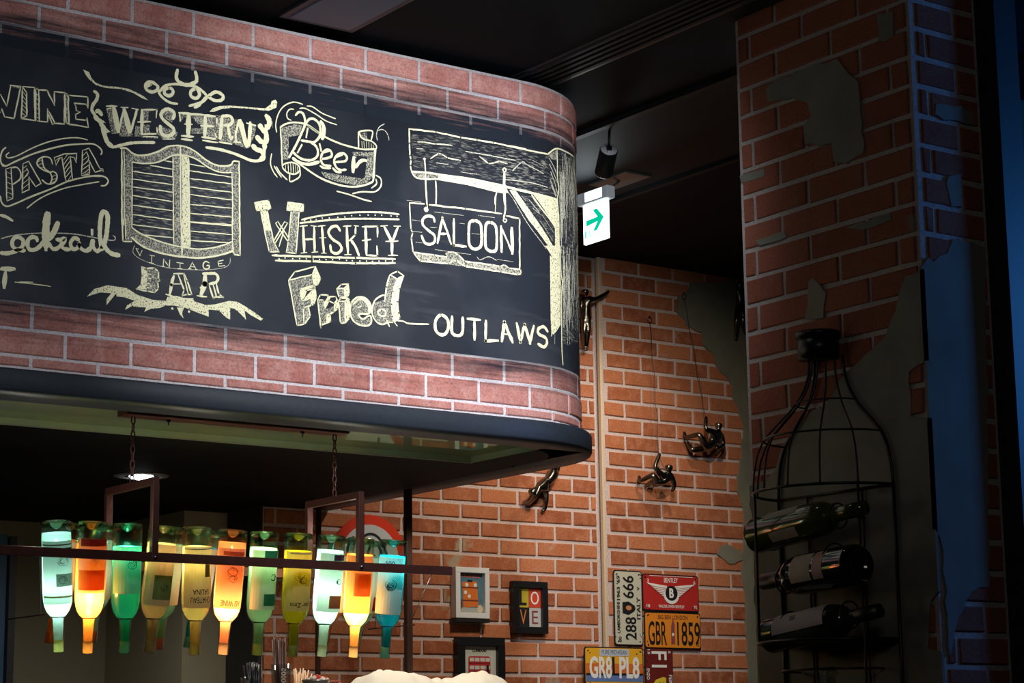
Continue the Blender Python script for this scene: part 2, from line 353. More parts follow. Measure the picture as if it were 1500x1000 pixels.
ring('brick_print_backing', [(0, 2.25), (0, 2.43), (-.03, 2.43), (-.03, 2.25)], M_SM)
ring('brick_print_backing', [(0, 3.12), (0, 3.294), (-.03, 3.294), (-.03, 3.12)], M_SM)
ring('chalkboard', [(.0008, 2.428), (.0008, 3.122), (-.03, 3.122), (-.03, 2.428)], M_BOARD)
bd = ring('black_band', [(0, 2.256), (.03, 2.25), (.034, 2.244), (.034, 2.198), (.03, 2.19), (-.10, 2.19), (-.10, 2.25), (0, 2.256)], M_BAND)
# mortar lines that show faintly through the paint are modelled by the brick edges themselves
def canopy_brick(u0, u1, z0, z1, m, d=.0042):
    b = MB(); j = lambda: random.uniform(-.0012, .0012); n = 1 if u1 <= XC else max(1, int((u1 - u0) / .03)); c = .003
    jj = [j() for _ in range(6)]; vs = []; fs = []
    for i in range(n + 1):
        t = i / n; u = u0 + (u1 - u0) * t; e = c if i == 0 else (-c if i == n else 0)
        za, zb = z0 + jj[0] * (1 - t) + jj[1] * t, z1 + jj[2] * (1 - t) + jj[3] * t
        vs += [surf(u, za, -.001), surf(u, za, d * .5), surf(u + e, za + c, d), surf(u + e, zb - c, d), surf(u, zb, d * .5), surf(u, zb, -.001)]
    for i in range(n):
        for k_ in range(5): fs.append([i * 6 + k_, (i + 1) * 6 + k_, (i + 1) * 6 + k_ + 1, i * 6 + k_ + 1])
    fs += [[0, 1, 4, 5], [1, 2, 3, 4], [n * 6, n * 6 + 5, n * 6 + 4, n * 6 + 1], [n * 6 + 1, n * 6 + 4, n * 6 + 3, n * 6 + 2]]
    b.add(vs, fs); return b.build('brick', m, can)
J = .0052
for z0, z1, jt, pit in ((2.2575, 2.2885, 2.288, .1838), (2.2885, 2.357, 2.196, .1838), (2.357, 2.4265, 2.288, .1838), (3.085, 3.152, 2.361, .1838), (3.152, 3.2195, 2.4645, .1832), (3.2195, 3.290, 2.361, .1838)):
    k0 = math.floor((1.4 - jt) / pit)
    for kk in range(k0, 60):
        a, b_ = jt + kk * pit + J, jt + (kk + 1) * pit - J
        if a > ARC + .25: break
        canopy_brick(a, b_, z0 + J * .9, z1 - J * .9, M_SB, .0016 if z0 in (2.357, 3.085) else .0042)
# underside: black soffit around a tinted mirror
SZ = 2.19; MX1 = 3.79; MY0 = 5.05; MY1 = 5.43
mb = MB()
mb.box((XL, MY1, SZ), (XC + RR - .1, 6.79, 2.25)); mb.box((MX1, MY0, SZ), (XC + RR - .12, MY1, 2.25)); mb.box((XL, MY0 - .02, SZ + .001), (MX1, MY0, 2.25))
mb.box((XL, 6.79, SZ), (3.79, 7.69, 2.25))
mb.build('soffit', M_SOF, can)
m_, n_, l_, out_ = nmat('tinted mirror'); g_ = n_.new('ShaderNodeBsdfGlossy'); g_.inputs[0].default_value = (.40, .47, .33, 1); g_.inputs['Roughness'].default_value = .02
d_ = n_.new('ShaderNodeBsdfDiffuse'); d_.inputs[0].default_value = (.42, .47, .30, 1); x_ = n_.new('ShaderNodeMixShader'); x_.inputs[0].default_value = .3
l_.new(g_.outputs[0], x_.inputs[1]); l_.new(d_.outputs[0], x_.inputs[2]); l_.new(x_.outputs[0], out_.inputs[0])
MB().box((XL, MY0, SZ + .02), (MX1, MY1, SZ + .04)).build('mirror_panel', m_, can)
M_LIP = mat('olive glazed lip', (.26, .32, .20), .4)
MB().box((XL, MY1 - .002, SZ + .0005), (MX1, MY1 - .0002, SZ + .02)).build('mirror_lip', M_LIP, can)
MB().box((MX1 - .002, MY0, SZ + .0005), (MX1 - .0002, MY1 - .002, SZ + .02)).build('mirror_lip', M_LIP, can)
M_EDGE = mat('pale edge bead', (.35, .36, .3), .3)
MB().box((XL, MY1 - .0035, SZ - .0005), (MX1, MY1 + .001, SZ + .0006)).build('mirror_edge', M_EDGE, can)
MB().box((XL, Y0 + .03, 3.28), (XC, 6.8, 3.29)).build('top_deck', M_BLK, can)
# ---- chalk drawing: strokes traced on the board, laid on the curved surface
def hit(px, py):
    p = onY(px, py, Y0)
    if p.x <= XC: return p.x, p.z
    r = ray(px, py); cx, cy = XC, Y0 + RR
    A = r.x ** 2 + r.y ** 2; B = -2 * (r.x * cx + r.y * cy); C_ = cx * cx + cy * cy - RR * RR; D = B * B - 4 * A * C_
    t = (-B - math.sqrt(max(D, 0))) / (2 * A); q = CAM + r * t
    return XC + RR * math.atan2(q.x - cx, cy - q.y), q.z
REG = {'Z1': (0, 100, 10), 'Z2': (0, 195, 8.333), 'Z3': (0, 295, 8.333), 'Z4': (150, 140, 10), 'Z5': (280, 140, 10), 'Z6': (170, 200, 7.692), 'Z7': (170, 320, 6.667), 'Z8': (110, 90, 10),
       'Q1': (390, 140, 8.333), 'Q2': (360, 285, 6.25), 'Q3': (410, 385, 7.895), 'Q4': (590, 180, 8.333), 'Q5': (590, 280, 7.694), 'Q6': (720, 190, 5.556), 'Q7': (720, 360, 5.556), 'Q8': (590, 440, 6.522),
       'B2': (0, 270, 3.571), 'B3': (350, 120, 5.556), 'BW': (140, 60, 5.357)}
def smooth(pts, step=.004):
    if len(pts) < 3: return pts
    cl = (Vector(pts[0]) - Vector(pts[-1])).length < 1e-5; out = []; N = len(pts)
    for i in range(N - 1):
        p1, p2 = Vector(pts[i]), Vector(pts[i + 1]); p0 = Vector(pts[i - 1]) if i > 0 else (Vector(pts[-2]) if cl else p1 * 2 - p2)
        p3 = Vector(pts[i + 2]) if i < N - 2 else (Vector(pts[1]) if cl else p2 * 2 - p1); n = max(2, int((p2 - p1).length / step))
        for k in range(n):
            t = k / n; out.append(tuple(.5 * ((2 * p1) + (p2 - p0) * t + (2 * p0 - 5 * p1 + 4 * p2 - p3) * t * t + (3 * p1 - p0 - 3 * p2 + p3) * t ** 3)))
    out.append(tuple(pts[-1])); return out
def chalk(name, items, label=None):
    """items: (region, mode, width_px, 'x,y x,y|x,y x,y'); mode s smooth, l straight, f solid fill, h shading, g faint grain, w thin, d dots"""
    by = {}; layer = 0
    for reg, mode, w, txt in items:
        ox, oy, sc = REG[reg]
        for st in txt.split('|'):
            px = [(ox + float(a.split(',')[0]) / sc, oy + float(a.split(',')[1]) / sc) for a in st.split()]
            pts = [hit(*p) for p in px]; layer += 1
            key = {'s': 's', 'l': 's', 'd': 's', 'f': 'f', 'h': 'h', 'g': 'g', 'w': 'w'}[mode]
            bm = by.setdefault(key, bmesh.new()); lz = {'g': .0020, 'h': .0023, 'f': .0026, 'w': .0028, 's': .0029}[key] + layer * .000004
            def V(u, z): return bm.verts.new((u, z, lz))
            try:
                if mode in 'fhg':
                    bm.faces.new([V(*p) for p in pts]); continue
                depth = (onY(px[0][0], px[0][1], Y0) - CAM).length; hw = w * depth / F / 2
                if mode == 'd':
                    for p in pts:
                        bm.faces.new([V(p[0] + hw * math.cos(a * 1.047), p[1] + hw * math.sin(a * 1.047)) for a in range(6)])
                    continue
                pp = smooth(pts) if mode in 'sw' else pts
                if mode == 'l' and len(pp) > 1:          # slight wobble of the hand
                    q = []
                    for i in range(len(pp) - 1):
                        a, b = Vector(pp[i]), Vector(pp[i + 1]); n = max(1, int((b - a).length / .012))
                        for k_ in range(n): q.append(tuple(a.lerp(b, k_ / n) + (Vector((random.uniform(-1, 1), random.uniform(-1, 1))) * .0007 if k_ else Vector((0, 0)))))
                    q.append(pp[-1]); pp = q
                N = len(pp); L = []; Rr = []
                for i in range(N):
                    a = Vector(pp[max(i - 1, 0)]); b = Vector(pp[min(i + 1, N - 1)]); t = (b - a)
                    t = t.normalized() if t.length > 1e-7 else Vector((1, 0)); nn = Vector((-t.y, t.x)); c = Vector(pp[i]); 
                    h_ = hw * random.uniform(.85, 1.12) * (.55 if i in (0, N - 1) else 1)
                    if i == 0: c = c - t * hw * .3
                    if i == N - 1: c = c + t * hw * .3
                    L.append(V(*(c + nn * h_))); Rr.append(V(*(c - nn * h_)))
                for i in range(N - 1): bm.faces.new([L[i], L[i + 1], Rr[i + 1], Rr[i]])
                if mode == 'l':                          # round the corners
                    pq = pts[1:-1]
                    for p in pq: bm.faces.new([V(p[0] + hw * math.cos(a * .785), p[1] + hw * math.sin(a * .785)) for a in range(8)])
            except ValueError: pass
    first = True; root = None
    for key in ('s', 'f', 'h', 'g', 'w'):
        if key not in by: continue
        bm = by[key]
        big = [f for f in bm.faces if len(f.verts) > 4]
        if big: bmesh.ops.triangulate(bm, faces=big)
        if max(v.co.x for v in bm.verts) > XC:
            u = XC
            while u < ARC + .1:
                bmesh.ops.bisect_plane(bm, geom=bm.verts[:] + bm.edges[:] + bm.faces[:], plane_co=(u, 0, 0), plane_no=(1, 0, 0)); u += .022
        me = bpy.data.meshes.new(name)
        for v in bm.verts: v.co = surf(v.co.x, v.co.y, v.co.z)
        bm.to_mesh(me); bm.free(); me.materials.append(M_CH[key])
        nm = name if first else {'f': 'solid_chalk', 'h': 'chalk_shading', 'g': 'chalk_grain', 'w': 'fine_chalk'}[key]
        c = sum((v.co for v in me.vertices), Vector()) / len(me.vertices)
        for v in me.vertices: v.co -= c
        o = bpy.data.objects.new(nm, me); COL.objects.link(o); o.location = c
        if first:
            root = o; o.parent = can; o.matrix_parent_inverse = parent_inv(can); first = False
            if label: o['label'] = label
        else: o.parent = root; o.matrix_parent_inverse = parent_inv(root)
    return root
chalk('chalk_word', [('Z1', 'l', 2.2, "0,385 90,555 150,255|140,250 300,270 200,740 60,715 20,600 0,655|330,270 500,285 508,770 305,740 325,280 385,360 385,700 315,735"),
  ('Z1', 'l', 2.2, "520,310 545,300 555,320 685,325 790,545 790,345 940,360 935,820 800,810 690,600 690,790 540,775|990,380 1005,400 1280,425 1280,580 1250,530 1080,515 1105,560 1110,620 1165,645 1100,680 1105,750 1250,765 1270,735 1290,870 1010,825 960,800 940,370 990,380 1005,830|515,320 520,770|560,320 570,770|690,650 760,820 800,815"),
  ('Z1', 'l', 1.4, "335,350 380,420|330,420 380,480|330,480 380,540|325,540 380,600|325,600 380,660|320,660 380,710|525,380 555,400|525,450 555,470|525,520 560,540|530,590 560,610|530,660 565,680|535,720 565,740|700,700 740,690|720,740 760,740"),
  ('Z1', 'h', 0, "945,380 1000,400 1010,820 950,800"), ('Z1', 'h', 0, "150,255 300,275 290,300 150,275")], 'outlined chalk word WINE')
chalk('chalk_word', [('Z2', 's', 2.4, "70,175 25,215 0,300 15,380 60,405 200,340 400,255 600,195 800,150 1000,135 1130,135 1210,180 1240,230 1225,265|0,770 15,850 80,895 200,855 400,765 600,690 800,600 1000,545 1180,520 1280,540 1315,590 1280,640 1225,645"),
  ('Z2', 's', 1.8, "105,240 70,270 90,305 200,280 400,180 600,105 800,65 950,60 1065,85|320,920 450,820 600,740 800,670 1000,630 1205,595|15,370 60,400 150,365 300,300|100,893 300,812 550,712 780,608|980,548 1120,530 1240,530"),
  ('Z2', 'l', 1.9, "65,440 130,420 150,800 80,830 65,440|275,375 345,345 495,615 430,655 350,540 350,690 265,730 275,375|655,300 780,255 930,250 925,360 900,300 850,290 880,570 800,590 750,300 720,310 680,390 655,300|1000,215 1080,185 1215,435 1250,440 1255,470 1235,455 1155,480 1085,340 1085,505 990,520 1000,215|320,430 345,480 280,560|1050,230 1080,300 1065,350"),
  ('Z2', 's', 2.2, "130,425 200,420 245,480 240,560 150,630|635,380 610,310 530,290 460,330 450,390 520,450 600,480 635,470|510,300 515,370 545,440 600,480 630,550 610,610|635,465 685,500 685,570 640,615 570,620 505,570"),
  ('Z2', 'l', 1.3, "70,470 125,500|70,530 130,560|75,600 135,625|75,660 140,690|80,720 145,750|85,780 150,800|280,430 320,400|280,480 330,440|280,560 335,510|275,620 345,560|270,680 345,620|770,330 820,260|770,390 840,290|775,450 850,340|785,500 855,400|790,550 860,460|830,570 865,520|670,340 720,300|1005,280 1050,230|1000,340 1060,290|1000,400 1075,330|995,450 1080,390|1000,500 1080,440|1030,505 1080,480|460,350 510,330|460,390 515,370|480,430 540,420|620,540 680,510|620,580 685,550|600,610 670,590")], 'chalk word PASTA between curved lines')
chalk('chalk_word', [('Z3', 's', 4.6, "0,170 70,190 150,240"), ('Z3', 's', 6, "0,630 80,635 180,610 260,560 280,490 240,445 180,440 145,490 150,550 200,590 260,600 300,600|450,490 440,450 390,435 340,470 330,540 360,590 420,590 480,550 530,480"),
  ('Z3', 's', 11.5, "580,140 562,250 552,400 552,480 555,560"), ('Z3', 's', 8, "705,255 655,370 590,470|550,500 555,600"), ('Z3', 's', 6, "580,500 640,580 700,570 740,530|680,465 740,470 790,450 770,510 740,540 780,580 850,590|960,470 900,450 855,510 880,580 940,570 975,500 960,540 1000,590 1050,605 1100,590|1120,470 1105,560 1050,600|1135,470 1130,550 1180,610 1235,560"),
  ('Z3', 's', 7, "740,470 735,540|1118,345 1118,410"), ('Z3', 's', 7, "1235,570 1212,400 1225,200 1257,125 1305,170 1305,300 1285,450 1250,560 1200,600|1245,490 1290,580 1360,640 1455,660"),
  ('Z3', 'w', 1.8, "0,460 100,430 250,405 450,390 700,390 900,400 1100,435 1300,470 1390,475 1400,440 1370,415")], 'thick handwritten chalk word ending in ocktail')
chalk('chalk_word', [('Z3', 'l', 6, "0,828 180,828"), ('Z3', 'l', 7, "62,860 45,1060"), ('B2', 'l', 1.6, "75,512 160,520 262,535|100,510 170,512"), ('B2', 'l', 4, "5,436 74,438")])
chalk('chalk_word', [('Z4', 'l', 8, "160,180 228,540|310,200 395,545"), ('Z4', 'l', 3, "228,540 295,235|50,160 210,160|265,175 370,180|425,190 520,210|60,200 120,185"), ('Z4', 'l', 4, "405,550 500,200"),
  ('Z4', 'l', 5.5, "575,210 570,560"), ('Z4', 'l', 3, "575,210 790,210 780,330|560,572 800,562 790,470|510,390 700,385"), ('Z4', 's', 5.2, "1025,350 1045,260 980,205 900,215 850,280 880,350 960,420 1030,480 1040,540 980,590 900,590 850,540 840,440"),
  ('Z4', 'l', 8, "1258,270 1250,600"), ('Z4', 'l', 3.6, "1110,255 1480,285|1125,270 1135,380|1150,592 1330,605|1195,420 1310,425|1150,640 1310,660"), ('Z4', 'l', 2, "590,600 800,610|880,640 1050,640"),
  ('Z5', 'l', 6, "200,300 190,620|445,310 415,640"), ('Z5', 'l', 3.8, "170,290 370,312 368,410|130,445 320,455|150,612 370,640 345,560"), ('Z5', 's', 4.6, "440,305 560,305 600,370 560,430 470,440|530,440 550,560 575,640 598,600"),
  ('Z5', 'l', 8, "705,360 805,750"), ('Z5', 'l', 4, "640,520 650,690|690,360 650,560|620,680 720,690"), ('Z5', 'l', 6, "858,390 842,740"), ('Z5', 'l', 3, "805,405 940,440|160,660 380,690|400,682 590,715|390,430 440,440"),
  ('Z4', 'h', 0, "50,190 150,180 230,560 130,560"), ('Z4', 'h', 0, "290,300 330,300 400,560 440,560 430,600 250,600 240,560"), ('Z4', 'h', 0, "480,450 560,450 560,600 460,600"), ('Z4', 'h', 0, "600,220 680,230 660,370 600,360"), ('Z4', 'h', 0, "600,430 690,430 690,560 600,560"),
  ('Z4', 'h', 0, "870,250 1000,220 1060,300 1010,400 900,320"), ('Z4', 'h', 0, "1110,260 1490,290 1490,420 1390,420 1310,320 1200,320 1120,390"), ('Z4', 'h', 0, "820,430 1000,500 1100,540 1060,650 880,650 800,560"), ('Z4', 'h', 0, "1300,480 1490,480 1490,560 1300,560"),
  ('Z5', 'h', 0, "110,280 440,300 440,640 330,640 220,600 130,460"), ('Z5', 'h', 0, "460,320 700,360 740,700 860,760 800,780 600,700 400,690 420,650"), ('Z5', 'h', 0, "860,420 945,450 920,600 870,700"), ('Z4', 'h', 0, "560,590 820,600 810,630 580,620")], 'bold chalk word WESTERN with serifs')
chalk('chalk_ornament', [('Z8', 'f', 0, "110,120 200,160 230,240 290,310 400,358 600,375 780,405 900,460 1000,515 1065,570 980,545 850,465 650,405 440,392 300,350 200,265 150,200"),
  ('Z8', 's', 5, "265,435 320,480 310,560 255,640 240,720 290,790"), ('Z8', 's', 7, "300,740 340,730 385,790|280,790 310,840 390,900|360,860 380,930 430,990"), ('Z4', 's', 7, "0,440 20,560 70,690 150,760"), ('Z4', 's', 4.5, "150,760 250,735 400,700 580,690 760,690"), ('Z4', 'f', 0, "0,430 110,535 20,560"), ('Z4', 'f', 0, "0,360 50,410 0,400"),
  ], 'chalk scroll left of the word WESTERN')
chalk('chalk_ornament', [('BW', 's', 5.5, "640,225 630,290 660,330 720,345 780,325 790,290 778,240"), ('BW', 's', 4, "500,400 540,355 620,340 700,350 780,360 840,400 875,440"), ('BW', 's', 5, "480,350 430,322 388,345 398,385 440,402 480,385 485,350|570,370 540,385 538,415 570,432 602,415 600,382 570,370|780,378 745,395 745,435 785,452 812,425 800,390 780,378|880,435 940,402 995,430 985,465 930,468 880,440"),
  ('BW', 's', 4, "480,350 500,420 545,465 590,488 640,495|880,430 850,470 800,492 730,512|860,440 810,505 770,525"), ('BW', 'f', 0, "385,340 430,320 440,350 400,370"),
  ], 'chalk bull head of loops and horns')
chalk('chalk_ornament', [('Z5', 'f', 0, "260,240 310,190 410,155 600,150 850,175 1080,190 1160,130 1170,85 1230,60 1255,100 1240,180 1130,225 1000,215 850,195 600,180 440,200 330,240"),
  ('Z5', 's', 8, "1085,290 1130,350 1135,430 1085,490|990,430 1040,500 1090,560 1095,640 1080,700|950,600 1010,670 1065,700 1065,790|890,730 950,790 1030,820 1050,900 1000,950|1090,440 1100,560|1070,700 1060,860"), ('Z5', 's', 4.5, "1030,930 960,960 860,950 740,900 600,845 400,790 210,762"), ('Z5', 'w', 1, "1180,380 1190,470")], 'chalk scroll right of the word WESTERN')
chalk('chalk_saloon_doors', [('Z6', 'l', 2.5, "60,135 60,1000|720,110 725,1000|812,240 822,1000|1382,285 1387,1000"), ('Z6', 'l', 1.8, "85,150 85,1000|176,290 174,1000|635,230 640,1000|1302,400 1308,1000"),
  ('Z6', 's', 2.6, "40,135 110,135 180,190 260,215 360,205 470,170 580,115 700,105 800,125 900,180 1000,260 1100,315 1200,335 1290,320 1318,280 1385,285"), ('Z6', 's', 2.2, "170,290 300,305 420,300 520,270 620,220 720,210 820,225 920,270 1020,340 1120,390 1220,410 1300,405"),
  ('Z6', 'l', 1.7, "175,395 635,455|180,480 630,545|180,570 640,630|175,665 630,735|175,775 640,840|180,880 620,940|380,330 640,370|540,275 635,290|815,310 1000,345|820,385 1300,460|830,475 1300,535|825,570 1300,630|830,655 1300,715|830,765 1310,810|830,865 1305,910|830,960 1300,995"),
  ('Z6', 'h', 0, "90,170 172,240 172,1000 92,1000"), ('Z6', 'h', 0, "110,160 260,222 360,212 470,178 580,124 715,115 800,132 900,188 1000,268 1100,322 1200,342 1300,325 1380,300 1300,400 1220,402 1120,382 1020,332 920,262 820,218 720,204 620,214 520,262 420,292 300,297 175,285"),
  ('Z6', 'h', 0, "642,230 718,215 720,1000 646,1000"), ('Z6', 'f', 0, "735,215 808,235 818,1000 742,1000"), ('Z6', 'h', 0, "1306,410 1380,300 1383,1000 1312,1000"),
  ('Z6', 'g', 0, "190,330 380,340 630,460 630,1000 190,1000"), ('Z6', 'g', 0, "830,470 1290,540 1300,1000 830,1000"),
  ('Z7', 'l', 2.5, "58,0 62,225 150,228|630,0 640,360|712,0 716,280|1203,0 1207,362 1140,352 1132,250"), ('Z7', 'l', 1.8, "85,0 90,205|152,0 150,92|552,0 560,255|1130,0 1131,250"),
  ('Z7', 's', 2.2, "150,90 220,140 350,200 500,250 640,280 800,300 950,285 1060,255 1130,225"), ('Z7', 's', 3, "145,185 250,270 400,330 560,365 640,375 800,387 950,370 1060,345 1135,318"),
  ('Z7', 'l', 1.7, "155,60 550,110|250,160 550,190|400,0 540,15|725,40 1130,75|725,125 1130,160|725,215 1110,240"),
  ('Z7', 'h', 0, "92,0 150,0 150,95 220,148 350,208 500,258 640,288 800,308 950,293 1060,263 1130,235 1135,315 950,362 800,378 640,366 560,356 400,320 250,262 150,190 150,222 92,215"), ('Z7', 'h', 0, "562,0 630,0 638,272 562,252"), ('Z7', 'f', 0, "640,0 708,0 712,285 645,275"), ('Z7', 'h', 0, "1136,0 1200,0 1202,352 1140,348"), ('Z7', 'g', 0, "160,10 545,20 550,240 250,170 160,90"), ('Z7', 'g', 0, "730,50 1125,80 1125,210 900,270 730,280")], 'chalk drawing of louvred saloon doors')
chalk('chalk_word', [('Z7', 'l', 2, "190,295 228,362 250,312|345,362 342,438|325,358 372,368|318,430 362,442|455,470 460,400 515,475 520,405|585,430 652,440|620,435 620,490|598,490 642,493|710,490 740,430 778,500|720,470 768,475|1042,408 990,420 1000,470 1058,460|992,443 1030,438|190,295 215,300|700,492 728,492|765,500 790,500|440,468 470,472"), ('Z7', 's', 2, "905,435 870,420 845,450 855,490 900,490 905,460 880,462"), ('Z7', 'w', .9, "180,260 162,300 168,345 240,400 400,460 560,490 750,502 900,502 1050,480 1105,440 1110,385")], 'small chalk word VINTAGE on a ribbon')
chalk('chalk_word', [('Z7', 'l', 2.4, "245,470 290,490 370,485 410,520 408,590 425,605 400,620 410,685 370,725 300,710 195,690 240,650 255,560 245,470|300,540 350,550 345,590 300,580 300,540|292,632 335,642 328,680 290,672 292,632"), ('Z7', 'h', 0, "250,480 370,488 408,530 400,690 360,715 200,688 245,650"), ('Z7', 'f', 0, "255,480 300,520 290,690 210,690 250,620"),
  ('Z7', 'l', 2.6, "555,540 660,540 690,610 735,745 690,740 640,755 660,700 600,545|560,640 625,640|480,740 560,765"), ('Z7', 'l', 5, "560,560 535,650 520,740"), ('Z7', 'l', 2, "655,550 700,740"),
  ('Z7', 's', 4.4, "840,540 900,538 965,540 992,580 970,625 905,640"), ('Z7', 'l', 9, "865,560 862,640 825,745"), ('Z7', 'l', 3, "785,755 880,765|905,655 945,780 975,765 945,655|975,640 1000,740 1040,770 960,765|830,660 815,680")], 'chalk word BAR in western letters')
chalk('chalk_antlers', [('Z7', 'f', 0, "500,765 580,755 650,775 750,780 760,810 870,845 960,840 1100,805 1180,815 1260,860 1350,920 1430,980 1410,998 1320,950 1250,900 1265,990 1210,930 1150,880 1110,875 1110,990 1060,960 1000,900 900,890 900,960 820,930 680,875 560,850 480,850 420,875 340,880 270,912 290,870 200,865 150,855 85,892 100,850 180,805 80,770 0,762 0,668 100,680 200,745 350,795 480,805"),
  ('B2', 'f', 0, "452,588 490,548 560,528 640,540 640,568 600,575 590,590 555,632 556,600 580,570 520,566"), ('Z7', 'f', 0, "590,870 660,870 640,925 655,975 620,940"), ('Z7', 'd', 4, "545,880 708,910")], 'chalk antler flourish under the doors')
chalk('chalk_banner', [('Q1', 's', 1.9, "120,450 110,350 140,230 200,140 290,90 360,85 440,110|330,170 280,170 245,220 255,280 300,305|490,130 560,140 680,220 840,285|400,160 470,160 600,230 720,310 855,360|60,710 45,830 80,930 130,1000|90,860 130,930 180,1000"), ('Q1', 'w', 1.4, "1440,345 1370,390 1340,470 1350,550|1355,430 1410,415 1460,450 1490,520 1490,545"),
  ('Q1', 's', 2.9, "165,390 230,350 330,330 470,350 560,400 700,500 900,590 1100,645 1200,660 1330,655"), ('Q1', 'l', 2.4, "165,390 180,600 188,860|1335,640 1320,800 1292,1000"), ('Q1', 's', 2.4, "190,870 230,830 320,820 390,860 400,920 340,960 250,940 190,870|1120,640 1120,480 1130,445 1200,430 1290,440 1275,545|1130,450 1150,510 1200,540 1280,560 1335,610 1340,650"),
  ('Q1', 'l', 1.4, "230,850 230,920|260,835 265,940|290,830 295,945|320,830 325,950|350,850 355,950|375,870 378,930|1160,560 1165,640|1185,560 1190,640|1215,565 1218,645|1245,570 1248,650|1275,590 1278,650|1300,605 1302,650"),
  ('B3', 's', 3, "490,670 620,760 720,810 850,848 960,852 1060,825 1092,780 1100,560"), ('B3', 's', 2.2, "410,740 410,810 450,800 490,770 495,720|1110,760 1150,790 1150,850 1100,895 1000,895 920,910|1110,790 1115,830 1075,865|790,890 900,920 1000,955 1075,975|300,690 330,740 390,800"),
  ('Q1', 'h', 0, "180,400 340,350 440,370 400,480 270,510 265,780 205,780"), ('Q1', 'h', 0, "1040,690 1300,690 1285,990 1200,990 1225,750 1060,730"), ('B3', 'h', 0, "660,730 1000,790 1070,740 1080,780 1040,820 950,842 800,815 700,780"), ('Q1', 'h', 0, "1140,470 1220,450 1230,540 1170,520")], 'chalk scroll ribbon with curled ends')
chalk('chalk_word', [('Q1', 's', 3.8, "350,245 390,205 440,220 465,290 465,360 430,450 350,620 270,760|480,340 520,290 580,290 640,350 655,440 640,510 580,570 520,565 420,550|520,560 600,620 625,690 610,750 540,790 440,780 370,740 320,690"), ('Q1', 's', 6.5, "655,315 690,370 695,450 675,535"), ('Q1', 's', 5, "315,765 400,820 520,840 640,810|645,590 665,680|500,400 482,515"), ('Q1', 's', 4.5, "430,600 375,700"), ('Q1', 'l', 3, "500,370 640,470"),
  ('Q1', 's', 3.6, "665,775 740,765 795,735 775,672 720,668 672,720 665,800 700,850 785,860|835,815 960,800 975,745 930,706 860,730 822,800 850,880 900,910 970,905|650,860 700,885 780,888|805,885 850,930 910,938"), ('Q1', 's', 5, "690,700 760,680|860,750 920,725"), ('Q1', 'l', 6.5, "1062,750 1052,940"), ('Q1', 's', 5, "1085,880 1130,815 1180,790 1220,800"), ('Q1', 'w', 3, "1060,745 1090,760")], 'chalk word Beer on the scroll')
chalk('chalk_word', [('Q2', 'l', 2, "75,75 205,55 225,125 190,145 250,430 300,525 210,525 130,150 95,150 75,75|380,70 525,90 520,155 485,155 455,540 365,530 385,430 410,150 370,145 380,70|300,478 340,340"), ('Q2', 'f', 0, "75,75 205,55 225,130 95,150"), ('Q2', 'f', 0, "380,70 525,90 520,155 370,145"), ('Q2', 'f', 0, "130,145 190,145 230,330 170,330"), ('Q2', 'h', 0, "130,145 190,145 250,430 300,525 210,525"), ('Q2', 'h', 0, "410,150 485,155 455,540 365,530 385,430"), ('Q2', 'h', 0, "420,150 485,155 470,400 400,380"),
  ('Q2', 'l', 1.9, "268,262 290,248 388,400 378,425|350,250 378,262 262,450 245,430|268,262 378,428|350,250 250,430"),
  ('Q2', 's', 2.8, "505,232 650,200 850,175 1050,162 1250,165 1400,182|490,262 700,240 900,225 1100,222 1400,228"), ('Q2', 'd', 2.4, "535,241 590,235 640,228 695,217 760,215 838,210 902,206 965,195 1040,190 1115,188 1180,190 1240,190 1325,197 1380,199 300,588 355,580 425,588 488,588 550,590 612,592 670,595 730,597 790,597 852,592 918,603 970,605 1040,608 1100,610 1155,613 1215,610 1275,608 1340,608"),
  ('Q2', 'l', 3.2, "235,558 600,570 1000,580 1365,592|265,605 600,612 1000,630 1365,628"),
  ('Q2', 'l', 4.4, "522,295 530,530|620,295 625,525|692,290 710,535|920,295 930,550"), ('Q2', 'l', 5, "1092,300 1100,550|1262,295 1332,430 1335,550"), ('Q2', 'l', 4, "1390,295 1335,430"), ('Q2', 'l', 3, "520,410 625,410|1060,297 1200,292 1200,390|1062,422 1140,412|1100,557 1200,560 1195,470|1002,290 998,370 940,425"), ('Q2', 's', 4.4, "860,335 830,292 780,300 752,350 790,410 850,450 872,500 830,540 780,522 768,460|960,420 1000,480 1032,560"),
  ('Q2', 'l', 2.3, "490,292 560,285|590,285 640,292|500,537 555,530|600,530 655,525|655,292 722,285|688,537 732,537|670,398 730,395|885,292 960,288|985,285 1028,290|898,552 960,550|1230,290 1292,285|1350,290 1412,290|1298,557 1387,557|1275,430 1390,425")], 'ornate chalk word WHISKEY between ruled lines')
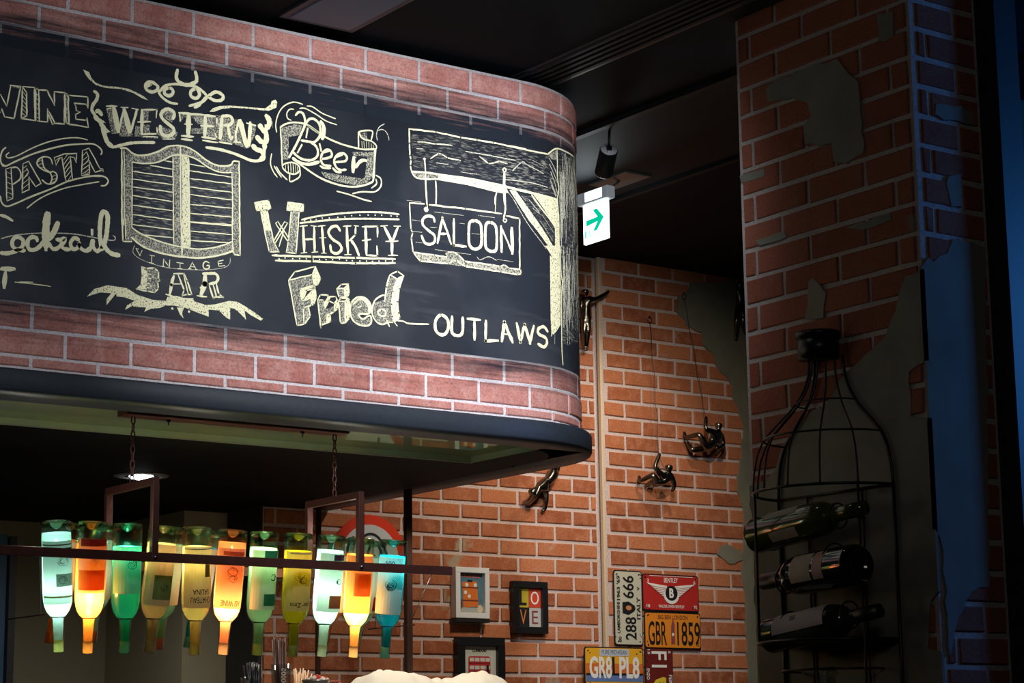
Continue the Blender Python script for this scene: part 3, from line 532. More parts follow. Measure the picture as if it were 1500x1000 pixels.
chalk('chalk_word', [('Q3', 'l', 2.2, "95,200 165,105 405,45 465,180 430,255 395,265 415,400 385,480 325,505 345,620 280,710 190,725 95,200|95,200 370,135 405,45|370,135 390,260 230,305 245,440 350,410|350,410 400,300 300,320 275,400|350,410 360,490 262,520 270,700"),
  ('Q3', 'f', 0, "370,135 405,45 465,180 430,255 390,260"), ('Q3', 'f', 0, "225,310 390,270 385,285 300,310 275,400 260,430 235,390"), ('Q3', 'f', 0, "350,330 400,300 415,400 385,480 358,485 350,410 270,430 290,395"), ('Q3', 'h', 0, "262,520 325,505 345,620 280,710 265,690"), ('Q3', 'h', 0, "262,520 325,505 345,620 280,710 265,690"), ('Q3', 'h', 0, "100,205 370,140 390,260 220,310 240,440 350,410 360,490 260,520 270,700 190,720"),
  ('Q3', 'l', 2.2, "430,430 460,370 550,375 545,395 640,390 660,450 660,530 620,565 575,600 580,680 475,720 465,750 430,430|430,430 500,430 510,530 560,440 620,470 660,420|540,590 535,690"), ('Q3', 'f', 0, "505,460 550,390 580,400 560,450 520,540"), ('Q3', 'f', 0, "620,480 655,420 665,530 615,560"), ('Q3', 'f', 0, "545,590 610,560 580,600 580,680 540,690"), ('Q3', 'h', 0, "440,440 500,440 520,540 620,500 610,560 540,590 530,700 470,710"),
  ('Q3', 'l', 2.2, "650,300 705,250 785,245 795,360 770,395 680,405 650,300|650,300 735,295 785,250|735,295 745,400|670,440 700,410 785,410 800,440 795,640 750,695 695,700 670,440|670,445 745,445 785,410|745,445 750,695"), ('Q3', 'f', 0, "735,295 785,250 795,370 748,400"), ('Q3', 'f', 0, "748,450 790,418 795,640 750,695"), ('Q3', 'h', 0, "660,310 730,300 740,400 680,400"), ('Q3', 'h', 0, "680,460 740,450 745,690 695,700"),
  ('Q3', 's', 2.8, "820,470 870,410 930,395 990,415 1040,475 1045,555 1010,590 930,590 905,605 950,650 1030,610 1052,650 1045,700 1000,728 900,712 830,650 808,550 820,470|840,480 900,425 970,435 1015,500 1022,570|900,520 935,500"), ('Q3', 'h', 0, "830,480 900,420 980,430 1040,480 1045,560 1010,590 910,590 940,650 1045,640 1045,700 990,720 890,700 830,620"), ('Q3', 'f', 0, "900,400 980,410 1040,470 1045,560 1020,580 1010,500 960,440"),
  ('Q3', 'l', 2.4, "1265,140 1355,100 1425,150 1350,190 1265,140|1265,140 1225,280 1205,450|1425,150 1372,300 1352,450 1365,580 1382,630 1310,690|1350,190 1302,330 1287,480 1297,620 1310,690 1240,690"), ('Q3', 's', 2.6, "1240,690 1180,712 1120,690 1070,620 1058,540 1090,440 1150,390 1200,372|1165,535 1212,560 1212,608 1165,615 1128,575 1165,535|1225,660 1245,700 1260,740|1320,690 1350,730"),
  ('Q3', 'f', 0, "1350,190 1425,150 1370,300 1355,450 1365,600 1380,630 1312,690 1295,560 1292,400 1310,290"), ('Q3', 'h', 0, "1260,160 1340,190 1290,330 1280,480 1300,680 1140,700 1070,600 1080,460 1200,430 1230,270")], 'block chalk word Fried with drawn depth')
chalk('chalk_word', [('Q8', 's', 2.4, "-70,190 0,200 60,222 245,228"), ('Q8', 's', 4.9, "360,140 310,190 308,280 350,325 400,320 430,260 420,180 360,140|466,150 462,290 485,328 540,335 567,290 567,160|1380,300 1340,252 1290,272 1292,320 1360,360 1370,410 1340,445 1285,415"), ('Q8', 'l', 4.9, "610,175 737,187|680,190 680,380|790,190 786,388 908,385|1082,215 1117,400 1160,230 1210,410 1247,240"), ('Q8', 'l', 5.6, "940,395 965,205 1045,405"), ('Q8', 'l', 4, "950,318 1000,325")], 'chalk word OUTLAWS after a dash')
chalk('chalk_beam', [('Q4', 'l', 2.5, "75,75 400,115 700,180 900,210 1100,245 1300,285 1500,320|70,70 75,250 80,400 95,450 85,520 100,600"), ('Q6', 's', 2.4, "90,124 230,155 350,180 450,200"), ('Q4', 's', 2.8, "100,595 300,610 500,640 800,680 1000,720 1250,775 1500,845"), ('Q4', 's', 2.4, "100,600 160,670 300,690 430,690 700,735 900,780 1100,830 1250,860"), ('Q6', 's', 4, "110,465 300,510 420,540 530,572"),
  ('Q4', 'f', 0, "430,640 800,690 1250,780 1290,860 900,780 430,700"), ('Q4', 'h', 0, "110,600 430,625 430,690 170,670"), ('Q4', 'g', 0, "90,140 400,150 700,200 1100,270 1500,350 1500,500 1500,780 1250,720 1000,690 600,560 130,560"), ('Q6', 'g', 0, "90,130 450,215 530,400 530,560 300,500 90,440"), ('Q6', 'g', 0, "90,200 450,260 530,500 300,480 100,420"),
  ('Q4', 'l', 1.9, "170,235 250,235 400,260 595,275|330,440 430,375 470,385 540,430 700,460|930,410 1040,500 1110,490 1170,470 1270,500"), ('Q4', 'w', 1.6, "400,490 550,510|700,600 900,630|760,350 1000,390 1370,460|160,315 240,320"), ('Q6', 'w', 1.5, "165,335 245,265 290,290 420,360|110,405 300,430 450,470|330,250 420,300|0,215 170,250"),
  ('Q4', 's', 2.4, "258,440 268,560 275,800 288,1000|395,710 402,850 398,1000"), ('Q4', 's', 2.2, "1140,850 1120,920 1120,1000|1235,550 1212,575 1235,600 1255,575 1235,550"), ('Q4', 's', 4.2, "1233,605 1230,800 1240,1000"), ('Q4', 'd', 4.5, "258,442"),
  ('Q5', 's', 2.8, "262,0 270,190|1130,0 1150,190 1130,310"), ('Q5', 'd', 8.5, "257,208"), ('Q5', 's', 2, "365,0 370,140|1048,10 1035,230|1145,310 1125,330 1145,352 1165,330 1145,310")], 'chalk timber beam with hanging ropes')
chalk('chalk_saloon_sign', [('Q5', 'l', 2.6, "70,135 240,145|290,155 700,200 1110,255|1160,280 1310,310 1312,880"), ('Q5', 'l', 2.2, "70,135 85,430 105,470 90,530 110,690|110,690 350,720 500,745 480,705 500,690 560,685 620,720 690,790 1000,830 1090,850 1140,830 1190,870 1320,880 1330,930 1290,942 1100,910 900,880 700,850 600,790 560,780 510,820 190,790 110,690"), ('Q5', 'h', 0, "110,690 350,720 500,745 480,705 500,690 560,685 620,720 690,790 1000,830 1090,850 1140,830 1190,870 1320,880 1330,930 1290,942 1100,910 900,880 700,850 600,790 560,780 510,820 190,790"), ('Q5', 'h', 0, "110,690 500,745 690,800 1000,830 1320,880 1300,942 700,850 190,790"),
  ('Q5', 's', 4, "352,350 340,300 280,280 225,310 220,380 290,450 350,500 352,570 300,600 240,580 205,500"), ('Q5', 'l', 4, "385,590 440,300 540,600|405,482 490,480|570,310 570,610 710,625"), ('Q5', 's', 4.6, "800,335 745,365 738,560 760,630 810,655 865,630 882,560 875,390 840,345 800,335|980,355 930,385 925,600 950,660 1000,680 1048,650 1050,450 1030,380 980,355"), ('Q5', 'l', 4.8, "1100,390 1107,690"), ('Q5', 'l', 3, "1100,400 1235,710"), ('Q5', 'l', 6, "1222,410 1228,710"),
  ('Q5', 'w', 1.2, "345,235 680,275|845,275 1030,300|100,325 200,340|110,455 210,465|140,575 210,585|300,410 380,412|630,362 690,370|770,478 860,488|360,660 760,715|830,740 865,775 960,740 1050,780|1055,770 1240,797|40,105 200,122")], 'hanging chalk sign reading SALOON')
rg = random.Random(3); post = []
for i in range(46):
    x = 548 + rg.random() * 140; y0 = 180 + rg.random() * 300; y1 = y0 + 200 + rg.random() * 500
    post.append(('Q6', 'w', rg.choice((1, 1.3, 1.8)), ' '.join(f'{x + rg.uniform(-5, 5):.0f},{y0 + (y1 - y0) * t / 6:.0f}' for t in range(7))))
    x = 572 + rg.random() * 125; y0 = rg.random() * 250; y1 = min(800, y0 + 200 + rg.random() * 450)
    post.append(('Q7', 'w', rg.choice((1, 1.3, 1.8)), ' '.join(f'{x + rg.uniform(-5, 5):.0f},{y0 + (y1 - y0) * t / 6:.0f}' for t in range(7))))
chalk('chalk_post', [('Q6', 's', 2.5, "450,200 520,155 600,180 660,220"), ('Q6', 'l', 2.3, "660,220 662,330 675,400|527,160 530,380 542,480 530,560 540,700 547,1000"), ('Q6', 's', 4.5, "665,335 682,480 690,620 693,800 697,1000"),
  ('Q6', 'f', 0, "330,522 420,545 530,580 545,700 548,1000 512,1000 510,790 430,660"), ('Q6', 'f', 0, "140,490 195,498 330,690 500,955 530,1000 490,1000 300,740"), ('Q6', 's', 2.6, "320,530 400,640 505,785 515,840"), ('Q6', 'w', 1.2, "170,560 300,780 440,970|300,570 385,680 330,640|410,700 500,840|390,740 490,900|330,560 400,650|120,495 200,600|240,540 270,575"), ('Q6', 'g', 0, "205,510 330,540 500,790 500,940 330,690"),
  ('Q6', 'w', 1.6, "460,230 500,300 530,380|465,280 505,370 535,440|475,340 510,440 530,520|470,400 500,480 525,540|480,450 500,500 520,550"), ('Q6', 'h', 0, "450,210 525,162 528,250 480,240"), ('Q6', 'g', 0, "535,175 600,190 658,225 662,335 690,600 694,1000 550,1000 545,500"),
  ('Q7', 's', 2.5, "552,0 556,150 562,250 570,300 564,400 565,800 575,970"), ('Q7', 'l', 2.3, "698,0 704,400 705,700 712,970"), ('Q7', 'f', 0, "470,80 530,130 552,180 558,300 556,640 520,700 482,735 476,600"), ('Q7', 'f', 0, "430,0 545,0 552,180 535,180 500,110"), ('Q7', 'g', 0, "560,0 698,0 704,780 640,800 620,830 570,790"), ('Q7', 's', 4, "690,0 694,200 698,420"), ('Q7', 'w', 1.2, "510,720 508,800|480,740 482,690")] + post, 'chalk timber post with diagonal brace')
# ------------------------------------------------------------------ lettering and flat print helpers
_TM = {}
def text_geo(s, bold=0):
    k = (s, bold)
    if k in _TM: return _TM[k]
    cu = bpy.data.curves.new('lettering', 'FONT'); cu.body = s; cu.size = 1; cu.resolution_u = 3; cu.offset = bold
    o = bpy.data.objects.new('lettering', cu); COL.objects.link(o); bpy.context.view_layer.update()
    dg = bpy.context.evaluated_depsgraph_get(); me = bpy.data.meshes.new_from_object(o.evaluated_get(dg))
    vs = [(v.co.x, v.co.y) for v in me.vertices]; fs = [list(p.vertices) for p in me.polygons]
    bpy.data.objects.remove(o); bpy.data.curves.remove(cu); bpy.data.meshes.remove(me)
    x0, x1 = min(v[0] for v in vs), max(v[0] for v in vs); y0, y1 = min(v[1] for v in vs), max(v[1] for v in vs)
    vs = [((x - (x0 + x1) / 2) / (x1 - x0), (y - (y0 + y1) / 2) / (y1 - y0)) for x, y in vs]
    _TM[k] = (vs, fs); return _TM[k]
class Panel:
    """a flat thing on the back wall: local a (right), b (up) in metres from its centre, front face at depth y"""
    def __init__(s, root, cx, cz, y, rot=0): s.r = root; s.cx, s.cz, s.y, s.rot = cx, cz, y, rot; s.k = 0
    def at(s, a, b, d=0):
        c, q = math.cos(s.rot), math.sin(s.rot); return Vector((s.cx + a * c - b * q, s.y - d, s.cz + a * q + b * c))
    def poly(s, name, pts, m, d=.0004, parent=None):
        s.k += 1; return MB().prism(pts, s.at, 0, d + s.k * .00006).build(name, m, parent or s.r)
    def rect(s, name, a0, b0, a1, b1, m, d=.0004, parent=None): return s.poly(name, [(a0, b0), (a1, b0), (a1, b1), (a0, b1)], m, d, parent)
    def text(s, st, a, b, w, h, m, rot=0, bold=.015, d=.0006, parent=None, name='lettering'):
        vs, fs = text_geo(st, bold); s.k += 1; c, q = math.cos(rot), math.sin(rot)
        return MB().add([s.at(a + (x * w) * c - (y * h) * q, b + (x * w) * q + (y * h) * c, d + s.k * .00006) for x, y in vs], fs).build(name, m, parent or s.r)
    def oval(s, name, a, b, ra, rb, m, n=20, d=.0004, parent=None): return s.poly(name, [(a + ra * math.cos(t * 2 * math.pi / n), b + rb * math.sin(t * 2 * math.pi / n)) for t in range(n)], m, d, parent)
    def stroke(s, name, pts, w, m, d=.0006):
        s.k += 1; pp = smooth(pts, .004); vs = []; fs = []
        for i, p in enumerate(pp):
            a = Vector(pp[max(i - 1, 0)]); b = Vector(pp[min(i + 1, len(pp) - 1)]); t = (b - a).normalized(); n = Vector((-t.y, t.x)) * w / 2; p = Vector(p)
            vs += [s.at(*(p + n), d + s.k * .00006), s.at(*(p - n), d + s.k * .00006)]
        return MB().add(vs, [[2 * i, 2 * i + 2, 2 * i + 3, 2 * i + 1] for i in range(len(pp) - 1)]).build(name, m, s.r)
def rounded(w, h, r, n=4):
    out = []
    for cx, cy, a0 in ((w / 2 - r, h / 2 - r, 0), (-w / 2 + r, h / 2 - r, 90), (-w / 2 + r, -h / 2 + r, 180), (w / 2 - r, -h / 2 + r, 270)):
        for k_ in range(n + 1): a = math.radians(a0 + 90 * k_ / n); out.append((cx + r * math.cos(a), cy + r * math.sin(a)))
    return out
WH = mat('white print', (.7, .69, .64), .5); BK = mat('black print', (.012, .011, .012), .45); RD = mat('red print', (.5, .03, .02), .45)
def plate(name, cx, cz, w, h, m, label, y=6.7625, rot=0):
    t = thing(name, (cx, y, cz), label, 'licence plate' if 'plate' in name else 'sign'); p = Panel(t, cx, cz, y, rot)
    p.poly('rim', rounded(w, h, .012), BK, .003); p.k += 4
    p.poly('plate_face', rounded(w - .010, h - .010, .010), m, .0045); 
    p.k = 0; p.y -= .0050
    for sx in (-1, 1):
        for sy in (-1, 1): p.oval('screw_hole', sx * (w * .5 - .018), sy * (h * .5 - .016), .0035, .0035, BK, 8)
    rg = random.Random(int(cx * 1000 + cz * 313))
    for i in range(7):
        a = rg.choice((-1, 1)) * w * rg.uniform(.38, .48); b = rg.choice((-1, 1)) * h * rg.uniform(.30, .46)
        p.poly('rust_chip', [(a + math.cos(q) * rg.uniform(.0015, .005), b + math.sin(q) * rg.uniform(.0015, .004)) for q in range(6)], BK, .0002)
    return t, p
W4 = lambda x, y: (lambda v: (v.x, v.z))(onY(830 + x / 5.557, 820 + y / 5.557, 6.76))
# red winged plate
t, p = plate('number_plate', 5.722, 1.934, .305, .152, mat('red enamel', (.42, .025, .02), .35), 'red tin plate with a winged round emblem, beside the upright cream plate')
p.text('BENTLEY', 0, .052, .075, .020, WH); p.text('WALTER OWEN BENTLEY', 0, -.056, .14, .012, WH); p.text('3', -.125, .047, .010, .016, WH); p.text('6', .128, .047, .010, .016, WH); p.text('18', -.125, -.056, .018, .014, WH); p.text('92', .13, -.056, .018, .014, WH)
p.rect('white_line', -.115, .067, .12, .069, WH)
for s in (-1, 1):
    for i in range(7):
        a0 = .022; a1 = .125 - i * .014; b1 = .034 - i * .0085
        p.poly('wing_feather', [(s * a0, .028 - i * .007), (s * a0, .023 - i * .007), (s * (a1 * .75), b1 - .009), (s * a1, b1), (s * a1 * .98, b1 + .0045)][::s], WH)
for s in (-1, 1):
    for i in range(6): p.poly('feather_gap', [(s * .03, .018 - i * .0068), (s * .03, .0168 - i * .0068), (s * (.118 - i * .014), .0265 - i * .0085), (s * (.118 - i * .014), .0285 - i * .0085)][::s], mat('red enamel', (.42, .025, .02), .35))
p.oval('emblem_ring', 0, -.012, .040, .034, WH, 24); p.oval('emblem_disc', 0, -.002, .033, .031, BK, 24); p.text('B', 0, -.001, .024, .040, WH, bold=.04)
# orange plate
t, p = plate('number_plate', 5.728, 1.779, .305, .150, mat('orange enamel', (.66, .22, .02), .35), 'orange tin plate with black characters GBR 1859 under the red plate')
p.text('GBR', -.085, -.012, .098, .098, BK, bold=.01); p.text('1859', .083, -.012, .125, .098, BK, bold=.01); p.text('BIG BEN LONDON', .0, .055, .16, .017, mat('brown print', (.2, .05, .02), .5))
p.poly('clock_tower', [(-.012, -.055), (.008, -.055), (.007, .01), (.009, .02), (0, .05), (-.010, .02), (-.011, .01)], mat('tower print', (.22, .05, .06), .5)); p.oval('clock_face', -.002, -.016, .006, .007, WH, 10)
# cream upright plate
t, p = plate('number_plate', 5.493, 1.866, .150, .305, mat('cream enamel', (.48, .46, .36), .4), 'upright cream tin plate with black digits turned sideways and a shield')
R9 = math.pi / 2
p.text('288', .010, -.083, .092, .058, BK, R9); p.text('666', -.0, .085, .092, .058, BK, R9); p.text('1963 \'69', -.052, .08, .10, .018, BK, R9, .03); p.text('LAMBORGHINI', -.054, -.04, .125, .016, BK, R9, .02); p.text('ITALY', .052, .0, .090, .020, BK, R9, .02); p.text('V', .052, .08, .016, .014, BK, R9); p.text('00', -.048, -.128, .022, .016, BK, R9)
p.poly('shield', [(-.032, .022), (0, .026), (.030, .010), (.036, .0), (.030, -.012), (0, -.028), (-.032, -.022)], BK); p.oval('shield_charge', 0, 0, .016, .010, mat('copper print', (.5, .2, .08), .4), 9)
# yellow sunset plate
t, p = plate('number_plate', 5.413, 1.63, .305, .152, mat('yellow enamel', (.66, .34, .02), .4), 'yellow and blue tin plate with white characters GR8 PL8, lowest left of the plates')
p.rect('orange_band', -.146, -.03, .146, .01, mat('deep orange print', (.55, .13, .02), .5)); p.rect('blue_band', -.146, -.062, .146, -.036, mat('blue print', (.10, .16, .38), .5)); p.rect('dark_band', -.146, -.038, .146, -.029, BK)
p.rect('name_panel', -.075, .04, .075, .068, mat('pale blue print', (.42, .46, .55), .5)); p.text('PURE MICHIGAN', 0, .055, .13, .018, BK, bold=0)
p.text('GR8', -.072, -.006, .115, .088, WH, bold=.03); p.text('PL8', .076, -.006, .105, .088, WH, bold=.03); p.rect('tower', -.012, -.03, .0, .036, BK)
# dark red upright plate
t, p = plate('number_plate', 5.648, 1.555, .150, .305, mat('dark red enamel', (.13, .015, .012), .4), 'upright dark red tin plate with white F1 and a yellow shield')
p.text('F1', .0, .105, .066, .08, WH, -R9, .01); p.text('ENZO', -.060, .045, .045, .016, WH, -R9); p.text('FERRARI', .058, .0, .085, .018, WH, -R9); p.text('15', -.055, .135, .02, .012, WH, -R9); p.text('5', .055, .135, .01, .012, WH, -R9)
p.poly('shield', [(-.036, .0), (-.02, .022), (.02, .034), (.034, .030), (.034, -.030), (.02, -.036), (-.02, -.020)], mat('yellow print', (.65, .48, .03), .5))
p.poly('shield_charge', [(-.018, -.008), (-.005, -.004), (.004, -.014), (.008, -.006), (.022, -.012), (.012, .002), (.022, .012), (.006, .008), (-.002, .014), (-.004, .006), (-.02, .01), (-.010, 0)], BK)
# framed pictures
def frame(cx, cz, w, h, bw, d, m, label, mount=None):
    y = 6.791
    t = thing('picture_frame', (cx, y, cz), label, 'picture'); b = MB()
    b.box((cx - w / 2, y - d, cz + h / 2 - bw), (cx + w / 2, y, cz + h / 2), .002).box((cx - w / 2, y - d, cz - h / 2), (cx + w / 2, y, cz - h / 2 + bw), .002)
    b.box((cx - w / 2, y - d, cz - h / 2 + bw), (cx - w / 2 + bw, y, cz + h / 2 - bw)).box((cx + w / 2 - bw, y - d, cz - h / 2 + bw), (cx + w / 2, y, cz + h / 2 - bw))
    b.build('moulding', m, t); MB().box((cx - w / 2 + bw - .001, y - d * .45, cz - h / 2 + bw - .001), (cx + w / 2 - bw + .001, y, cz + h / 2 - bw + .001)).build('print', mount or BK, t)
    return t, Panel(t, cx, cz, y - d * .45 - .0003)
c0, c1 = onY(667, 828, 6.76), onY(717, 909, 6.76); M_WF = mat('white frame', (.68, .69, .7), .4)
t, p = frame((c0.x + c1.x) / 2, (c0.z + c1.z) / 2 + .002, c1.x - c0.x, c0.z - c1.z - .012, .021, .034, M_WF, 'white framed poster of an orange suitcase', mat('teal print', (.07, .18, .24), .5, var=.4, nscale=30))
w, h = c1.x - c0.x, c0.z - c1.z; OR = mat('orange print', (.62, .15, .02), .5)
p.text('TRAVEL', 0, h * .315, w * .60, h * .062, mat('coral print', (.6, .12, .09), .5), bold=.03); p.rect('grey_floor', -w * .35, -h * .37, w * .35, -h * .27, mat('grey print', (.35, .36, .34), .5))
p.poly('suitcase', [(-w * .24, h * .2), (w * .20, h * .22), (w * .24, -h * .25), (-w * .20, -h * .27)], OR); p.rect('suitcase_handle', -w * .08, h * .2, w * .06, h * .245, BK)
for q in (.1, -.14): p.rect('strap', -w * .25, h * (q - .014), w * .24, h * (q + .014), mat('maroon print', (.16, .03, .02), .5))
for a, b in ((-.1, .15), (-.14, .01), (-.03, -.06), (.15, .15)): p.oval('flower', w * a, h * b, .008, .008, WH, 7)
p.oval('clock', w * .29, -h * .29, .013, .016, mat('cream print', (.6, .5, .35), .5), 12); p.oval('wheel', -w * .31, -h * .22, .012, .02, mat('maroon print', (.16, .03, .02), .5), 12)
MB().box((c0.x - .005, 6.75, c1.z - .008), (c1.x - .005, 6.791, c1.z + .006)).build('ledge', BK, t)
c0, c1 = onY(753, 850, 6.76), onY(804, 928, 6.76); M_BF = mat('black frame', (.008, .008, .009), .4)
t, p = frame((c0.x + c1.x) / 2, (c0.z + c1.z) / 2, c1.x - c0.x, c0.z - c1.z, .026, .03, M_BF, 'black framed print with the four letters L O V E')
w, h = c1.x - c0.x - .052, c0.z - c1.z - .052
p.rect('square', -w / 2, 0, -.001, h / 2, mat('mustard print', (.42, .32, .03), .5)); p.rect('square', .001, 0, w / 2, h / 2, mat('scarlet print', (.5, .05, .02), .5)); p.rect('square', -w / 2, -h / 2, -.001, -.001, BK); p.rect('square', .001, -h / 2, w / 2, -.001, mat('silver print', (.42, .4, .38), .5))
p.text('L', -w / 4, h / 4, w * .3, h * .40, BK, bold=.02); p.text('O', w / 4, h / 4, w * .34, h * .34, WH, bold=.0); p.text('V', -w / 4, -h / 4, w * .28, h * .38, mat('copper letter', (.5, .17, .05), .5), bold=0); p.text('E', w / 4, -h / 4, w * .26, h * .34, mat('brown letter', (.16, .04, .03), .5), bold=0)
c0, c1 = onY(671, 932, 6.76), onY(741, 1004, 6.76)
t, p = frame((c0.x + c1.x) / 2, (c0.z + c1.z) / 2, c1.x - c0.x, c0.z - c1.z, .034, .03, M_BF, 'black framed print of a red double-decker bus', mat('pale mount', (.52, .53, .47), .5))
w, h = c1.x - c0.x - .068, c0.z - c1.z - .068; BR_ = mat('bus red', (.42, .025, .03), .5)
p.text('LONDON', .0, h * .36, w * .42, h * .10, BK, bold=.05)
p.poly('bus_body', [(-w * .34, -h * .40), (w * .33, -h * .40), (w * .33, h * .12), (w * .28, h * .17), (-w * .30, h * .17), (-w * .34, h * .12)], BR_)
for r_, b0 in enumerate((.0, -.26)):
    for c_ in range(4): p.rect('bus_window', w * (-.30 + c_ * .16), h * b0, w * (-.165 + c_ * .16), h * (b0 + .12), mat('pale window print', (.55, .55, .5), .5))
p.rect('stripe', -w * .34, -h * .07, w * .33, -h * .045, mat('dark red print', (.2, .01, .01), .5)); p.rect('bus_door', w * .20, -h * .36, w * .28, -h * .12, BK); p.rect('bus_plate', w * .05, -h * .36, w * .14, -h * .31, mat('yellow print', (.65, .48, .03), .5))
for a in (-.17, .22): p.oval('bus_wheel', w * a, -h * .40, .0115, .0125, BK, 14); p.oval('wheel_hub', w * a, -h * .40, .005, .006, mat('grey print', (.35, .36, .34), .5), 10)
# round red sign
t = thing('round_sign', (4.263, 6.785, 2.018), 'round white sign with a red ring and black curls on the brick wall', 'sign')
MB().lathe([(.0, 0), (.163, 0), (.165, .003), (.165, .006), (.0, .006)], 48, mtx=Matrix.Translation((4.263, 6.788, 2.018)) @ Matrix.Rotation(math.pi / 2, 4, 'X'), cap=False).build('sign_disc', mat('sign red', (.72, .05, .02), .4), t)
p = Panel(t, 4.263, 2.018, 6.7815)
p.oval('white_face', 0, 0, .128, .128, mat('sign white', (.62, .64, .66), .4), 40)
for s_ in ([(-.085, .06), (-.10, .03), (-.09, -.03)], [(-.06, -.02), (-.045, .06), (-.01, .09), (.03, .085), (.06, .05), (.08, .0), (.09, -.06)], [(-.02, -.03), (0, .045), (.03, .055), (.055, .01), (.065, -.05)], [(.0, -.06), (.015, .01), (.035, -.03), (.04, -.08)], [(-.09, .055), (-.075, .075), (-.055, .06)]): p.stroke('black_curl', s_, .011, BK)
p.poly('red_bar', [(-.10, -.075), (-.085, -.095), (.10, .085), (.085, .10)], mat('sign red', (.72, .05, .02), .4)) if False else None
# ------------------------------------------------------------------ climbing figures
def figurine(name, label, ox, oy, sc, J, E, size=.014, plane=6.775):
    """J: joint -> (x, y, distance from wall, radius in mm); E: edges"""
    pts = {k_: onY(ox + v[0] / sc, oy + v[1] / sc, plane - .009 - v[2]) for k_, v in J.items()}
    ks = list(J); c = pts['hip']; me = bpy.data.meshes.new(name)
    me.from_pydata([tuple(pts[k_] - c) for k_ in ks], [(ks.index(a), ks.index(b)) for a, b in E], [])
    o = bpy.data.objects.new(name, me); COL.objects.link(o); o.location = c; me.materials.append(M_BRONZE)
    md = o.modifiers.new('skin', 'SKIN'); 
    for i, k_ in enumerate(ks): me.skin_vertices[0].data[i].radius = (J[k_][3] / 1000,) * 2; me.skin_vertices[0].data[i].use_root = (k_ == 'hip')
    md.use_smooth_shade = True; sb = o.modifiers.new('subdivision', 'SUBSURF'); sb.levels = 2; sb.render_levels = 2
    tag(o, label, 'sculpture', 'bronze climbing figures on the wall'); return o, pts
BE = [('hip', 'waist'), ('waist', 'chest'), ('chest', 'neck'), ('neck', 'head'), ('head', 'crown'), ('chest', 'shoulder_a'), ('shoulder_a', 'elbow_a'), ('elbow_a', 'hand_a'), ('hand_a', 'fingers_a'), ('chest', 'shoulder_b'), ('shoulder_b', 'elbow_b'), ('elbow_b', 'hand_b'), ('hand_b', 'fingers_b'),
      ('hip', 'thigh_a'), ('thigh_a', 'knee_a'), ('knee_a', 'foot_a'), ('foot_a', 'toe_a'), ('hip', 'thigh_b'), ('thigh_b', 'knee_b'), ('knee_b', 'foot_b'), ('foot_b', 'toe_b')]
def body(hip, waist, chest, neck, head, crown, sa, ea, ha, fa, sb, eb, hb, fb, ta, ka, ga, qa, tb, kb, gb, qb, r=1.0):
    R_ = dict(hip=15, waist=14, chest=19, neck=8, head=15, crown=14, shoulder_a=11, shoulder_b=11, elbow_a=8, elbow_b=8, hand_a=7, hand_b=7, fingers_a=5, fingers_b=5, thigh_a=14, thigh_b=14, knee_a=10, knee_b=10, foot_a=7, foot_b=7, toe_a=5.5, toe_b=5.5)
    V_ = dict(hip=hip, waist=waist, chest=chest, neck=neck, head=head, crown=crown, shoulder_a=sa, elbow_a=ea, hand_a=ha, fingers_a=fa, shoulder_b=sb, elbow_b=eb, hand_b=hb, fingers_b=fb, thigh_a=ta, knee_a=ka, foot_a=ga, toe_a=qa, thigh_b=tb, knee_b=kb, foot_b=gb, toe_b=qb)
    return {k_: (*v, R_[k_] * r * 1.28) for k_, v in V_.items()}
o5, q5 = figurine('climbing_figure', 'bronze man seated in mid-air gripping a rope', 990, 590, 11.11,
  body((540, 720, .07), (600, 640, .075), (670, 520, .08), (690, 440, .085), (697, 370, .085), (700, 320, .085), (590, 470, .10), (480, 420, .10), (488, 260, .085), (490, 215, .08), (745, 540, .06), (775, 680, .06), (700, 735, .08), (650, 728, .09), (480, 700, .09), (385, 510, .09), (160, 560, .03), (130, 470, .012), (470, 740, .05), (260, 770, .05), (190, 650, .015), (140, 590, .01)), BE)
o4, q4 = figurine('climbing_figure', 'bronze man hanging one-handed from a rope with knees drawn up, left of the seated man', 920, 650, 11.11,
  body((500, 680, .07), (560, 620, .075), (630, 550, .08), (655, 460, .09), (662, 390, .092), (668, 335, .092), (540, 500, .09), (430, 370, .09), (500, 200, .08), (515, 150, .078), (710, 530, .08), (755, 660, .08), (740, 740, .06), (700, 780, .05), (470, 600, .08), (400, 500, .08), (190, 610, .03), (180, 520, .012), (440, 660, .06), (390, 610, .05), (290, 690, .015), (260, 680, .01)), BE)
o3, q3 = figurine('climbing_figure', 'bronze man climbing head first down the wall under the canopy', 755, 670, 11.11,
  body((600, 290, .05), (540, 370, .06), (430, 450, .065), (340, 510, .07), (285, 555, .075), (245, 600, .075), (380, 500, .08), (330, 620, .08), (230, 735, .03), (170, 765, .012), (490, 520, .04), (505, 690, .04), (480, 830, .015), (430, 890, .010), (620, 220, .05), (650, 130, .05), (660, 20, .03), (640, -60, .012), (640, 240, .03), (690, 140, .04), (700, 30, .02), (720, -50, .012), r=1.05), BE, plane=6.80)
o1, q1 = figurine('climbing_figure', 'bronze man standing upright against the wall with one arm stretched out beside the sign', 845, 410, 8.333,
  body((108, 430, .045), (108, 350, .045), (108, 270, .05), (102, 200, .05), (100, 150, .055), (98, 110, .055), (140, 240, .06), (230, 235, .06), (350, 170, .05), (395, 135, .045), (62, 245, .04), (50, 340, .04), (55, 430, .03), (58, 460, .025), (95, 520, .045), (90, 640, .045), (98, 820, .02), (100, 860, .03), (130, 520, .05), (135, 630, .055), (118, 820, .02), (122, 860, .03), r=.95), BE)
